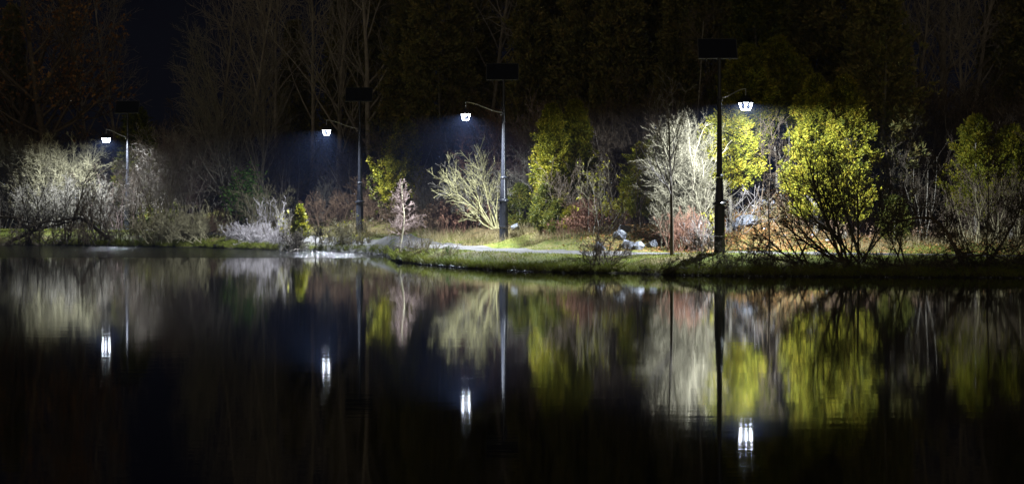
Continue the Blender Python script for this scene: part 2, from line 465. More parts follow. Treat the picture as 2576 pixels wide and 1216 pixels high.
def leaves(rng, pos, dr, length, width, jitter=.6, droop=0):
    """diamond shaped leaf quads"""
    n = len(pos)
    d = norm(norm(dr) + jitter * rng.standard_normal((n, 3)) + np.array([0, 0, -droop]))
    s = norm(np.cross(d, rng.standard_normal((n, 3))))
    nrm = np.cross(d, s)
    Ls = length * rng.uniform(.6, 1.3, n)[:, None]; Ws = width * rng.uniform(.6, 1.3, n)[:, None]
    a = pos; b = pos + d * Ls * .5 + s * Ws * .5; c = pos + d * Ls + nrm * Ls * .12; e_ = pos + d * Ls * .5 - s * Ws * .5
    V = np.stack([a, b, c, e_], 1).reshape(-1, 3)
    return V, np.arange(4 * n).reshape(n, 4)

def finish_plant(name, lv, loc, mats, split=1, sides=(6, 5, 3, 3, 3), names=('trunk', 'branches'), leafpart=None, rz=0):
    root = empty(name, loc, rz)
    parts = [tubes(P, R_, sides[min(i, len(sides) - 1)]) for i, (P, R_) in enumerate(lv)]
    V, Fs = merge(parts[:split]); mesh_np(names[0], V, Fs, mats[0], root, smooth=True)
    if len(parts) > split:
        V, Fs = merge(parts[split:]); mesh_np(names[1], V, Fs, mats[1], root)
    if leafpart:
        nm, (V, Fq), mt = leafpart; mesh_np(nm, V, [Fq], mt, root)
    return root

CNT = [0]
def seed():
    CNT[0] += 1; return np.random.default_rng(4000 + CNT[0] * 17)

def bush(u, Y, h, spread, label, mats, name='bare_bush', cat='bush', stems=9, lean=(0, 0, 0), ang=(4, 40), twig=(7, 6), r=.03, wob=.10,
         up=.06, group=None, rmin=.007, base=.25, leaf=None, z=None, seg=6, start=.15, third=0, dirs=None, lens=None, splitnames=('stems', 'twigs')):
    rng = seed(); x = X(u, Y); zz = g(x, Y) - .05 if z is None else z
    n = stems
    if dirs is None:
        az = rng.uniform(0, 2 * np.pi, n); el = np.radians(rng.uniform(ang[0], ang[1], n))
        dr = np.stack([np.sin(el) * np.cos(az) * spread, np.sin(el) * np.sin(az) * min(1, spread), np.cos(el)], 1)
    else:
        dr = np.array(dirs, float); n = len(dr)
    pos = np.stack([rng.uniform(-base, base, n), rng.uniform(-base, base, n) * .6, np.zeros(n)], 1)
    L = h * rng.uniform(.75, 1.1, n) if lens is None else np.array(lens, float)
    levels = [dict(seg=seg, wob=wob, up=up, n=twig[0], ang=(20, 48), lr=(.35, .6), start=start, rr=.6),
              dict(seg=4, wob=.14, up=.05, n=twig[1], ang=(22, 55), lr=(.35, .65), start=.15, rr=.6)]
    if third: levels.append(dict(seg=3, wob=.15, up=.04, n=third, ang=(25, 55), lr=(.4, .7), start=.2, rr=.6))
    levels.append(dict(seg=2, wob=.12, up=.02))
    lv = grow(rng, pos, dr, L, r * rng.uniform(.6, 1.2, n), levels, rmin, lean)
    lp = None
    if leaf:
        P = lv[-1][0]; cnt = leaf['n']; idx = rng.integers(0, len(P), cnt)
        keep = P[idx, -1]
        lp = ('leaves', leaves(rng, keep, P[idx, -1] - P[idx, 0], leaf.get('l', .09), leaf.get('w', .05), .8), leaf['mat'])
    o = finish_plant(name, lv, (x, Y, zz), mats, 1, names=splitnames, leafpart=lp)
    return tag(o, label, cat, group)

def bare_tree(u, Y, h, label, mats, name='bare_tree', trunk_r=.08, first=.3, kids=(16, 7, 5), ang=(35, 65), lean=(0, 0, 0), wob=.04, lr=(.3, .45),
              group=None, rmin=.008, up=.08, base_dir=(0, 0, 1), cat='tree', z=None, fall=.5, leaf=None, kup=.10, sides=(8, 5, 3, 3)):
    rng = seed(); x = X(u, Y); zz = g(x, Y) - .05 if z is None else z
    lv = grow(rng, [(0, 0, 0)], [base_dir], [h], [trunk_r],
              [dict(seg=10, wob=wob, up=up, n=kids[0], ang=ang, lr=lr, start=first, rr=.5, fall=fall, bias=1.0),
               dict(seg=5, wob=.10, up=kup, n=kids[1], ang=(25, 55), lr=(.35, .6), start=.2, rr=.6),
               dict(seg=4, wob=.13, up=.05, n=kids[2], ang=(25, 55), lr=(.4, .65), start=.15, rr=.6),
               dict(seg=2, wob=.12, up=.03)], rmin, lean)
    lp = None
    if leaf:
        P = lv[-1][0]; idx = rng.integers(0, len(P), leaf['n'])
        lp = ('leaves', leaves(rng, P[idx, -1], P[idx, -1] - P[idx, 0], leaf.get('l', .12), leaf.get('w', .08), .8), leaf['mat'])
    return tag(finish_plant(name, lv, (x, Y, zz), mats, 1, sides=sides, names=('trunk', 'crown'), leafpart=lp), label, cat, group)

def cedar_mesh(rng, H, Rm, n_br, per, leaf_l, leaf_w, h0=.2, profile='column', upsweep=.5, rough=.28, holes=.15, cut=None):
    t = rng.random(n_br) ** .85
    hgt = h0 + (H - h0) * t
    if profile == 'column': pr = np.clip(np.sin(np.pi * np.clip(.16 + .84 * t, 0, 1)) ** .55, .08, 1) * (1.08 - .35 * t)
    else: pr = (1 - t) ** .8 * .95 + .05
    az = rng.uniform(0, 2 * np.pi, n_br)
    lump = 1 + rough * (np.sin(az * 3 + hgt * 2.1 + rng.uniform(0, 6)) * .5 + np.sin(az * 5 - hgt * 3.3 + rng.uniform(0, 6)) * .5) + rough * .5 * rng.standard_normal(n_br)
    reach = Rm * pr * np.clip(lump, .35, 1.5)
    gap = np.sin(az * 4 + hgt * 1.7 + 1.3) * np.sin(hgt * 2.9 + az * 2) < -(1 - holes * 2)
    reach = np.where(gap, reach * .55, reach)
    CL = 7; bi = np.repeat(np.arange(n_br), max(1, per // CL))
    s = rng.uniform(.30, 1.0, len(bi)) ** .6
    out = np.stack([np.cos(az[bi]), np.sin(az[bi]), np.full(len(bi), upsweep)], 1)
    rr = reach[bi] * s
    pos = np.stack([out[:, 0] * rr, out[:, 1] * rr, hgt[bi] - reach[bi] * upsweep * .5 + rr * upsweep], 1)
    # branch sprays fan sideways around their limb
    side = np.stack([-np.sin(az[bi]), np.cos(az[bi]), np.zeros(len(bi))], 1)
    pos += side * (rng.standard_normal(len(bi)) * .13 * Rm * (1.1 - s))[:, None] + rng.standard_normal((len(bi), 3)) * .05 * Rm
    od = norm(out + np.array([0, 0, .2]) + .55 * rng.standard_normal(out[:, :].shape)[:len(out)] if len(out) == len(pos) else out)
    nb = len(pos); fs = norm(np.cross(od, rng.standard_normal((nb, 3))))
    q = np.tile(np.linspace(-1, 1, CL), nb); pos = np.repeat(pos, CL, 0); od = np.repeat(od, CL, 0); fs = np.repeat(fs, CL, 0)
    out = norm(od + fs * (q * 1.0)[:, None]); pos = pos + od * (leaf_l * .8 * (1 - np.abs(q)))[:, None] + fs * (q * leaf_l * .35)[:, None]
    pos[:, 2] = np.maximum(pos[:, 2], .05)
    if cut is not None:
        keep = cut(pos); pos = pos[keep]; out = out[keep]
    return leaves(rng, pos, out, leaf_l, leaf_w, .22)

def cedar(u, Y, H, Rm, label, mat, name='cedar_tree', n_br=900, per=26, ll=.15, lw=.06, profile='column', group=None, cat='tree', trunk=.09, stretch=1.0, h0=.2, upsweep=.5, rough=.28, holes=.15, lean=(0, 0), z=None):
    rng = seed(); x = X(u, Y); zz = g(x, Y) - .05 if z is None else z
    root = empty(name, (x, Y, zz))
    if ll < .2: per = int(per * 2.6); ll *= .68; lw *= .62
    V, Fq = cedar_mesh(rng, H, Rm, n_br, per, ll, lw, h0, profile, upsweep, rough, holes)
    V = V.copy(); V[:, 1] *= stretch; V[:, 0] += lean[0] * (V[:, 2] / H) ** 1.3; V[:, 1] += lean[1] * V[:, 2] / H
    mesh_np('crown', V, [Fq], mat, root)
    lv = grow(rng, [(0, 0, 0)], [(lean[0] / H, lean[1] / H, 1)], [H * .92], [trunk],
              [dict(seg=8, wob=.02, up=.1, n=26, ang=(50, 75), lr=(.10, .2), start=.08, rr=.35, fall=.5), dict(seg=4, wob=.1, up=.12)], .01)
    V, Fs = merge([tubes(lv[0][0], lv[0][1], 8), tubes(lv[1][0], lv[1][1], 4)]); mesh_np('trunk', V, Fs, M['bark_grey'], root, smooth=True)
    return tag(root, label, cat, group)

# ------------------------------------------------------------------ lamp posts
def lamp_post(u, Y, arm_dx, arm_dy, lan_rot, label, spot_dir, power, spot_size=170, blend=.6, panel_rz=0.0, zb=None):
    x = X(u, Y); z0 = (g(x, Y) if zb is None else zb)
    root = empty('solar_lamp_post', (x, Y, z0))
    b = MB()
    b.lathe([(.215, -.35), (.215, .04), (.205, .06), (.192, .10), (.186, .55)], 8, rot=math.pi / 8)
    b.lathe([(.195, .56), (.20, .575), (.20, .60), (.195, .615)], 16)
    b.lathe([(.186, .62), (.180, 1.58)], 8, rot=math.pi / 8)
    b.build('base', M['black_paint'], root)
    c = MB(); c.lathe([(.18, 1.575), (.222, 1.60), (.232, 1.63), (.222, 1.67), (.17, 1.70), (.15, 1.72)], 20); c.build('collar', M['black_paint'], root, True)
    s = MB(); s.lathe([(.150, 1.715), (.112, 2.52)], 12); s.lathe([(.112, 2.53), (.140, 2.55), (.145, 2.575), (.12, 2.61), (.098, 2.63)], 16)
    s.lathe([(.098, 2.62), (.090, 3.4), (.072, 5.12)], 14)
    s.build('shaft', M['black_paint'], root, True)
    bands = MB(); bands.lathe([(.078, 5.10), (.088, 5.12), (.088, 5.22), (.076, 5.24)], 14); bands.build('clamp', M['black_paint'], root, True)
    t = MB(); t.lathe([(.062, 5.2), (.058, 6.52)], 12); t.build('mast', M['black_paint'], root, True)
    dn = math.hypot(arm_dx, arm_dy); ux, uy = arm_dx / dn, arm_dy / dn
    # swan neck arm
    pts = []
    for k in range(17):
        q = k / 16
        pts.append((ux * (.06 + (dn - .06) * q), uy * (.06 + (dn - .06) * q), 5.20 + .36 * (q * q * (3 - 2 * q))))
    a = MB(); a.tube(pts, [.024 - .008 * k / 16 for k in range(17)], 8)
    a.lathe([(.016, 5.28), (.016, 5.57)], 8, c=(arm_dx, arm_dy, 0))
    a.build('arm', M['steel'], root, True)
    br = MB(); br.box((ux * .14, uy * .14, 5.10), (.07, .05, .05)); br.tube([(ux * .07, uy * .07, 5.11), (ux * .2, uy * .2, 5.11)], .014, 6)
    br.build('arm_bracket', M['steel'], root)
    # lantern
    lan = MB()
    lan.lathe([(.255, 5.112), (.255, 5.082), (.268, 5.082), (.268, 5.135), (.19, 5.21), (.09, 5.27), (.05, 5.29), (.035, 5.33)], 4, c=(arm_dx, arm_dy, 0), rot=math.pi / 4 + lan_rot)
    R0, R1, zt, zb_ = .25, .155, 5.115, 4.83
    cap = lan.build('lantern', M['black_paint'], root)
    fr = MB()
    cor = []
    for k in range(4):
        an = math.pi / 4 + lan_rot + k * math.pi / 2
        cor.append((math.cos(an), math.sin(an)))
    for cxx, cyy in cor:
        fr.tube([(arm_dx + cxx * R0, arm_dy + cyy * R0, zt), (arm_dx + cxx * R1, arm_dy + cyy * R1, zb_)], .010, 5)
    for k in range(4):
        c1, c2 = cor[k], cor[(k + 1) % 4]
        fr.tube([(arm_dx + c1[0] * R1, arm_dy + c1[1] * R1, zb_), (arm_dx + c2[0] * R1, arm_dy + c2[1] * R1, zb_)], .010, 5)
    fr.build('frame', M['black_paint'], cap)
    gl = MB()
    for k in range(4):
        c1, c2 = cor[k], cor[(k + 1) % 4]; q = .975
        gl.add([(arm_dx + c1[0] * R0 * q, arm_dy + c1[1] * R0 * q, zt - .005), (arm_dx + c2[0] * R0 * q, arm_dy + c2[1] * R0 * q, zt - .005),
                (arm_dx + c2[0] * R1 * q, arm_dy + c2[1] * R1 * q, zb_ + .005), (arm_dx + c1[0] * R1 * q, arm_dy + c1[1] * R1 * q, zb_ + .005)], [(0, 1, 2, 3)])
    gl.build('glass', M['glass'], cap)
    # added glowing strips for the shine of the glass corners, widest in the middle
    for k in range(4):
        cxx, cyy = cor[k]
        if cyy > .3: continue
        w = MB(); q = .92
        pts = [(arm_dx + cxx * (R0 + (R1 - R0) * s_) * q, arm_dy + cyy * (R0 + (R1 - R0) * s_) * q, zt + (zb_ - zt) * s_) for s_ in (.06, .3, .6, .97)]
        w.tube(pts, [.012, .020, .016, .010], 8)
        w.build('glass_edge_glow', M['lit'], cap, True)
    eg = MB()
    for k in range(4):
        c1, c2 = cor[k], cor[(k + 1) % 4]; q = .985
        eg.tube([(arm_dx + c1[0] * R0 * q, arm_dy + c1[1] * R0 * q, zt - .030), (arm_dx + c2[0] * R0 * q, arm_dy + c2[1] * R0 * q, zt - .030)], .009, 6)
    for k in range(4):
        c1, c2 = cor[k], cor[(k + 1) % 4]; q = .93
        eg.tube([(arm_dx + c1[0] * R1 * q, arm_dy + c1[1] * R1 * q, zb_ + .02), (arm_dx + c2[0] * R1 * q, arm_dy + c2[1] * R1 * q, zb_ + .02)], .008, 5)
    eg.build('glass_rim_glow', M['lit_soft'], cap)  # shine along the glass rims put in as emission
    led = MB(); led.lathe([(.11, 5.108), (.125, 5.1145)], 20, c=(arm_dx, arm_dy, 0)); led.build('led_disc', M['lit'], cap, True)
    # glare shade added on the lake side to hide the spot from the camera
    gs = MB(); gs.box((arm_dx, arm_dy - .145, 5.076), (.32, .012, .070)); gs.build('added_glare_shade', M['black_paint'], cap)
    # solar panel, tilted, with frame along its edges
    p1 = MB(); p1.box((0, .40, .02), (1.28, .78, .025)); pr = p1.build('solar_panel', M['panel_cells'], root)
    pr.location = (-.05, 0, 6.5); pr.rotation_euler = (math.radians(58), 0, panel_rz)
    p2 = MB()
    p2.box((0, .0, .02), (1.32, .022, .045)); p2.box((0, .80, .02), (1.32, .022, .045)); p2.box((-.65, .40, .02), (.022, .775, .045)); p2.box((.65, .40, .02), (.022, .775, .045))
    p2.build('panel_frame', M['alu'], pr)
    p3 = MB(); p3.box((-.39, -.035, .0), (.035, .05, .05)); p3.box((.39, -.035, .0), (.035, .05, .05)); p3.box((0, .36, -.04), (.08, .7, .05)); p3.build('panel_clip', M['alu'], pr)
    # the light itself
    ld = bpy.data.lights.new('lamp_light', 'SPOT'); ld.energy = power; ld.color = LAMP_COL; ld.spot_size = math.radians(spot_size); ld.spot_blend = blend
    ld.shadow_soft_size = .018
    lo = bpy.data.objects.new('lamp_light', ld); COL.objects.link(lo); lo.parent = root
    lo.location = (arm_dx, arm_dy, 5.088)
    lo.rotation_euler = Vector(spot_dir).to_track_quat('-Z', 'Y').to_euler()
    return tag(root, label, 'lamp post', 'solar lamp posts along the lakeside path')

lamp_post(1810, 70.0, 1.02, 1.25, math.pi / 4, 'black solar lamp post with its lantern arm reaching right, nearest and tallest looking', (0.0, .62, -.78), LAMP_W * 1.5, 170, .85)
lamp_post(1267, 84.2, -1.50, -1.30, 0.12, 'black solar lamp post beside the pale fan shaped bush, lantern arm reaching left', (-.10, -.08, -1), LAMP_W * .95, 178, .8)
lamp_post(905, 101.0, -1.50, -1.2, -.1, 'black solar lamp post left of the lone cream trunked sapling', (-.30, .0, -1), LAMP_W * .95, 178, 1.0)
lamp_post(321, 116.0, -.90, -1.5, math.pi / 4, 'black solar lamp post farthest off, its foot hidden in bare bushes', (-.08, .08, -1), LAMP_W * .72, 178, .7)

# ------------------------------------------------------------------ rocks
def rock(u, Y, size, label, mat=None, name='boulder', cat='rock', group=None, z=None, sink=.25, rz=0, cuts=15, sub=4):
    rng = seed(); x = X(u, Y)
    bm = bmesh.new(); bmesh.ops.create_icosphere(bm, subdivisions=sub, radius=1.0)
    V = np.array([v.co[:] for v in bm.verts]); Fq = np.array([[v.index for v in f.verts] for f in bm.faces]); bm.free()
    for _ in range(cuts):
        n = norm(rng.standard_normal(3)); dd = rng.uniform(.42, .8); q = V @ n
        V = V - np.maximum(0, q - dd)[:, None] * n
    V += .05 * np.sin(V @ rng.standard_normal((3, 3)) * 6 + rng.uniform(0, 6, 3)) + .012 * rng.standard_normal(V.shape)
    V *= np.array(size) / 2
    zz = g(x, Y) if z is None else z
    o = mesh_np(name, V, [Fq], mat or M['rock'], loc=(x, Y, zz + size[2] * (.5 - sink)))
    o.rotation_euler = (0, 0, rz)
    return tag(o, label, cat, group)

rock(1508, 75.6, (.62, .5, .68), 'rounded grey boulder beside the path, leftmost of the rocks on the lawn', rz=.4)
rock(1580, 75.3, (.95, .7, .62), 'broad pale grey boulder with a black hollow under its face', rz=.2)
rock(1558, 77.6, (.7, .6, .6), 'grey boulder half hidden behind the broad pale one')
rock(1606, 75.0, (.5, .45, .46), 'small blocky rock touching the right side of the broad pale boulder', rz=.9)
rock(1575, 79.5, (.7, .6, .5), 'weathered rock higher on the slope above the lawn boulders', rz=.3)
rock(1640, 76.4, (.62, .5, .5), 'dark angular rock alone on the lawn left of the white bush', rz=1)
rock(1296, 86.2, (.62, .5, .40), 'flat grey rock at the foot of the lamp post beside the fan shaped bush')
rock(893, 111, (.55, .6, 1.0), 'upright pale boulder behind the lamp post left of the cream sapling', z=1.1)
rock(1014, 82.0, (.60, .5, .50), 'dark wet rock at the tip of the bank under the cream trunked sapling', M['rock_wet'], z=.04, cuts=12)
rock(1028, 81.3, (.62, .5, .28), 'low black stone in the water before the sapling rock', M['rock_wet'], z=.03)
rock(1010, 81.0, (.40, .4, .22), 'small black stone awash left of the sapling rock', M['rock_wet'], z=.0)
rock(552, 104.0, (.62, .3, .22), 'flat grey slab at the waterline below the small green lawn', z=.06, cuts=14)
rock(573, 103.6, (.36, .3, .2), 'short grey slab right of the longer slab at the waterline', z=.05, cuts=14)
rock(599, 103, (.25, .2, .2), 'small cream stone at the waterline by the white dry bush', M['rock_white'], z=.04)
rock(972, 91.6, (.5, .4, .3), 'small grey rock at the water edge left of the cream sapling', z=.08)
rock(1893, 79.2, (.34, .3, .46), 'white upright stone set among the bluish rocks of the slope', M['rock_white'], sink=.1)
emb = [(1838, 77.8, .7, .6), (1852, 79.6, .8, .8), (1866, 81.4, 1.0, .6), (1884, 78.0, 1.1, .55), (1902, 80.6, 1.0, .7), (1921, 82.3, 1.1, .6), (1930, 79.3, .6, .4),
       (1862, 83.4, .9, .6), (1890, 84.6, 1.3, .6), (1950, 84, .7, .5), (1972, 80.3, .5, .35), (2003, 78.6, .45, .4), (1990, 82.6, .6, .4), (2030, 80, .4, .3)]
ELAB = ['block hard against the right edge of the nearest lamp post', 'block second from the nearest lamp post', 'wide slab higher up behind the first two blocks', 'large slab directly left of the white upright stone', 'slab directly above the white upright stone',
        'wide slab on the upper slope right of the white stone', 'small low block right of the white upright stone', 'slab highest on the left side of the slope', 'widest slab, topmost of the slope', 'slab at the upper right of the slope',
        'small block behind the thin straight sapling', 'low block farthest right by the path', 'small block above the one by the thin sapling', 'little block at the foot of the brightest cedar']
for (u, Y, s, hh), el in zip(emb, ELAB):
    rock(u, Y, (s, s * .8, hh), 'bluish grey rock, ' + el, group='rocks on the slope behind the nearest lamp post', rz=u * .7, cuts=12)
rng = seed()
for k in range(10):
    u = rng.uniform(1840, 2120); Y = rng.uniform(76.5, 79.5)
    rock(u, Y, (.16 + .12 * rng.random(), .16, .11), 'small pale stone lying in the leaf litter behind the nearest lamp post', M['rock_white'] if k % 2 else None, 'stone', 'stone', 'small stones in the leaf litter', sub=2, rz=k)

# ------------------------------------------------------------------ plants, left part of the view
BD, BB, BG, BP, BW, BC = M['bark_dark'], M['bark_brown'], M['bark_grey'], M['bark_pale'], M['bark_white'], M['bark_cream']
bush(140, 119.5, 4.2, .8, 'large pale bare bush lit yellow white, nearest the farthest lamp', (M['bark_ivory'], M['bark_ivory']), stems=34, ang=(2, 26), twig=(11, 7), third=3, r=.035, base=1.5, rmin=.013, up=.10)
bush(70, 120.5, 4.3, .8, 'pale bare bush at the far left, filling behind dark twigs', (BG, M['bark_dun']), stems=34, ang=(2, 26), twig=(11, 7), third=3, r=.035, base=1.7, rmin=.013, up=.10)
bush(-15, 121, 4.3, .8, 'pale bare bush cut by the left edge of the picture', (BG, M['bark_dun']), stems=30, ang=(2, 26), twig=(10, 7), third=3, r=.035, base=1.6, rmin=.013)
bush(205, 118.3, 2.6, .8, 'low greyish white bush under the right flank of the large lit bush', (BG, BG), stems=22, ang=(5, 35), twig=(10, 6), third=2, r=.025, base=1.3, rmin=.011)
bush(110, 117.6, 2.3, .8, 'low grey thicket below the pale bushes at far left', (BG, BG), stems=22, ang=(5, 40), twig=(9, 6), third=2, r=.025, base=1.8, rmin=.011)
# dark limbs in front of them
bush(75, 110.9, 3.7, .9, 'dark bare shrub with crooked stems standing before the pale left bushes', (BD, BD), stems=4, ang=(5, 40), twig=(7, 5), third=2, r=.07, wob=.18, rmin=.011, base=.4)
bush(170, 110.0, 4.2, .6, 'dark thin forked shrub rising in front of the large lit bush', (BD, BD), stems=3, ang=(5, 28), twig=(8, 5), third=2, r=.06, wob=.15, rmin=.010, base=.2)
bush(-10, 111.8, 3.6, .8, 'dark bare shrub at the left edge by the water', (BD, BD), stems=4, ang=(5, 35), twig=(7, 5), third=2, r=.06, wob=.16, rmin=.011)
# arching limb
def arch_limb(pts, r0, label, name='leaning_trunk', mat=BD, twn=30, tl=1.2):
    rng = seed(); P = np.array(pts, float); K = 18
    tt = np.linspace(0, 1, K); src = np.linspace(0, 1, len(P))
    Q = np.stack([np.interp(tt, src, P[:, i]) for i in range(3)], 1); 
    for _ in range(2): Q[1:-1] = (Q[:-2] + Q[1:-1] + Q[2:]) / 3
    Q[1:-1] += rng.standard_normal((K - 2, 3)) * .03
    Rr = np.linspace(r0, r0 * .35, K)
    base = Q[0].copy(); Q -= base
    root = empty(name, base)
    V, Fq = tubes(Q[None], Rr[None], 7); mesh_np('trunk', V, [Fq], mat, root, smooth=True)
    i0 = rng.integers(3, K, twn); d = norm(rng.standard_normal((twn, 3)) + np.array([0, 0, .9]))
    lv = grow(rng, Q[i0], d, rng.uniform(.4, 1, twn) * tl, np.full(twn, r0 * .25), [dict(seg=5, wob=.18, up=.05, n=6), dict(seg=3, wob=.15, n=4), dict(seg=2)], .010)
    V, Fs = merge([tubes(P_, R_, 3) for P_, R_ in lv]); mesh_np('branches', V, Fs, mat, root)
    return tag(root, label, 'tree')
def P3(u, v, Y): return (X(u, Y), Y, Z(v, Y))
arch_limb([P3(285, 612, 108.8), P3(262, 590, 109), P3(228, 562, 109), P3(205, 545, 109.2), P3(170, 552, 109.4), P3(120, 556, 109.6), P3(70, 570, 109.6)], .13, 'dark trunk arching low over the left waterline')
arch_limb([P3(15, 612, 110.8), P3(60, 590, 110.6), P3(110, 572, 110.4), P3(160, 560, 110.3), P3(200, 548, 110.2)], .11, 'dark trunk rising at a slant under the arching one')
arch_limb([P3(0, 545, 110.6), P3(40, 548, 110.5), P3(80, 560, 110.4), P3(110, 580, 110.2)], .08, 'crooked dark limb reaching in from the left edge')
for u, Y, h, lab in [(30, 110.6, 1.5, 'low black tangle of twigs over the water in the left corner'), (125, 110.0, 1.4, 'low black tangle under the two slanting trunks'),
                     (215, 108.8, 1.3, 'low black tangle where the arching trunk meets the bank'), (280, 107.9, 1.2, 'low dark tangle left of the farthest lamp post foot')]:
    bush(u, Y, h, 1.2, lab, (BD, BB), name='thicket', stems=20, ang=(15, 75), twig=(7, 5), r=.03, wob=.2, rmin=.010, base=1.4, third=1)
bush(262, 108.8, 2.8, .9, 'dark leafless shrub left of the farthest lamp post', (BD, BB), stems=6, ang=(5, 38), twig=(9, 7), third=3, r=.045, rmin=.009, base=.7)
bush(300, 119.6, 3.2, .8, 'purplish dim bush behind the farthest lamp', (M['bark_pink'], BB), stems=14, ang=(5, 34), twig=(8, 6), third=2, r=.03, rmin=.010, base=.9)
bush(360, 112, 3.6, .9, 'brown leafless shrub in front of the farthest lamp post foot', (BB, M['bark_far']), stems=12, ang=(5, 35), twig=(9, 7), third=3, r=.035, rmin=.009, base=.9)
bush(395, 113.2, 4.6, .6, 'tall olive grey bush right of the farthest lamp post', (M['bark_olive'], M['bark_far']), stems=14, ang=(3, 24), twig=(10, 7), third=3, r=.04, rmin=.009, base=.9)
bush(440, 113.3, 4.7, .6, 'tall grey brown bush with whiskery top left of the dark gap', (M['bark_far'], M['bark_far']), stems=14, ang=(3, 26), twig=(10, 7), third=3, r=.04, rmin=.009, base=.9)
bush(478, 112.9, 4.5, .6, 'tall reddish brown bush at the edge of the dark gap', (M['bark_far'], M['bark_pink']), stems=11, ang=(3, 26), twig=(9, 7), third=3, r=.04, rmin=.009, base=.7)
for u, Y, h, lab in [(370, 106.8, 1.1, 'olive sprawling shrub over the water right of the farthest post'), (425, 106.2, 1.5, 'pale olive sprawling shrub leaning over the water'),
                     (470, 105.9, 1.7, 'olive shrub with antler like twigs beside the small green lawn'), (505, 106.2, 1.3, 'grey olive shrub touching the left end of the small lawn')]:
    bush(u, Y, h, 1.2, lab, (M['bark_olive'], M['bark_olive']), stems=22, ang=(12, 72), twig=(8, 6), r=.026, wob=.16, rmin=.009, base=1.1, third=2)
cedar(345, 121, 6.9, 1.3, 'dim tall cedar behind the farthest lamp post', M['leaf_green'], n_br=500, per=20, ll=.24, lw=.10)
cedar(410, 119, 4.0, 1.2, 'dim bushy cedar right of the farthest lamp post', M['leaf_green'], n_br=420, per=18, ll=.22, lw=.10)

# willow like trees around u 520-680
bare_tree(590, 116, 8.6, 'tall brown bare tree with leaning fan crown above the brown mound', (BG, BG), trunk_r=.14, first=.12, kids=(26, 8, 6), ang=(14, 34), lean=(-.015, 0, .02), lr=(.5, .8), rmin=.010, base_dir=(-.25, 0, 1))
bare_tree(612, 112.5, 6.6, 'dark leaning bare tree before the brown mound', (BD, BG), trunk_r=.13, first=.15, kids=(20, 8, 6), ang=(14, 36), lr=(.5, .8), rmin=.010, base_dir=(-.55, 0, 1))
bare_tree(655, 114, 7.6, 'bare tree right of the green leaved bush, left of the dark gap', (BG, BG), trunk_r=.12, first=.12, kids=(22, 8, 6), ang=(12, 30), lr=(.5, .8), rmin=.010, base_dir=(.1, 0, 1))
bush(540, 114.5, 3.8, .8, 'brown bare bush rising at left of the brown mound', (BG, BG), stems=11, ang=(5, 38), twig=(9, 7), third=3, r=.035, rmin=.009, base=.7)
bush(622, 110.5, 2.9, .7, 'bush with fresh green leaves among bare stems', (M['bark_olive'], M['bark_olive']), stems=12, ang=(3, 30), twig=(8, 6), third=2, r=.03, rmin=.008, base=.6, leaf=dict(n=2600, mat=M['leaf_fresh'], l=.14, w=.09))
bush(655, 108.6, 2.3, .7, 'thin grey green shrub below the fresh green leaves', (BG, M['bark_olive']), stems=12, ang=(3, 30), twig=(8, 6), third=2, r=.025, rmin=.008, base=.5)
bush(560, 111.5, 1.5, 1.4, 'rusty brown heap of dead bramble on the mound', (M['bark_red'], M['weed']), name='bramble_heap', cat='bramble', stems=40, ang=(30, 85), twig=(9, 6), r=.015, wob=.22, up=-.04, rmin=.010, base=1.3, third=2)
bush(520, 110.5, 1.1, 1.4, 'brown dead bramble left of the mound', (M['weed'], M['weed']), name='bramble_heap', cat='bramble', stems=34, ang=(30, 85), twig=(9, 6), r=.015, wob=.22, up=-.04, rmin=.010, base=1.1, third=2)
# white dry shrubs at the waterline
for u, Y, h, sp, lab in [(600, 104.0, .8, 1.6, 'whitish dry bush at left end of the pale brushwood on the water edge'), (634, 103.0, .95, 1.6, 'whitish dry bush, fullest of the pale brushwood by the water'),
                         (670, 101.7, .9, 1.5, 'lilac white dry bush beside the antler like twigs'), (706, 100.4, .7, 1.4, 'low lilac white brush just left of the small conifer')]:
    bush(u, Y, h, sp, lab, (M['bark_lilac'], M['bark_lilac']), stems=26, ang=(12, 75), twig=(7, 4), r=.013, wob=.16, rmin=.0075, base=.6, third=2)
bush(668, 103.6, 1.6, .5, 'white antler like bare shrub above the pale brushwood', (M['bark_lilac'], M['bark_lilac']), stems=6, ang=(3, 28), twig=(5, 3), r=.035, wob=.14, rmin=.012, base=.35)
bush(692, 103.2, 1.7, .45, 'white forked bare shrub left of the small conifer', (M['bark_lilac'], M['bark_lilac']), stems=3, ang=(3, 16), twig=(4, 3), r=.035, wob=.14, rmin=.012, base=.2)
bush(722, 100.9, 1.5, .8, 'greyish twiggy shrub with a few yellow leaves by the small conifer', (BW, BG), stems=10, ang=(8, 45), twig=(6, 4), r=.018, rmin=.008, base=.4, leaf=dict(n=40, mat=M['leaf_yellow'], l=.13, w=.1))
cedar(754, 99.6, 1.95, .40, 'small young conifer by the water between pale brush and lamp post', M['leaf_gold'], n_br=200, per=14, ll=.14, lw=.05, profile='cone', trunk=.03, h0=.35)
bush(748, 98.9, .95, 1.2, 'black twiggy stump bush under the small conifer', (BD, BD), stems=24, ang=(10, 75), twig=(8, 5), r=.025, wob=.18, rmin=.010, base=.35, third=2)
bush(770, 98.5, .6, 1.6, 'grey twigs spilling to the water right of the small conifer', (BW, BG), stems=22, ang=(30, 85), twig=(6, 4), r=.016, wob=.18, up=0, rmin=.008, base=.4)
arch_limb([P3(755, 624, 98.2), P3(730, 633, 97.7), P3(705, 631, 97.8), P3(680, 636, 97.6)], .035, 'thin branch lying on the water below the small conifer', name='fallen_branch', mat=BG, twn=8, tl=.6)
bush(806, 110, 2.3, .7, 'dim small bare bush in the dark left of the lamp post', (BG, BG), stems=6, ang=(5, 32), twig=(9, 6), third=2, r=.035, rmin=.008, base=.2)
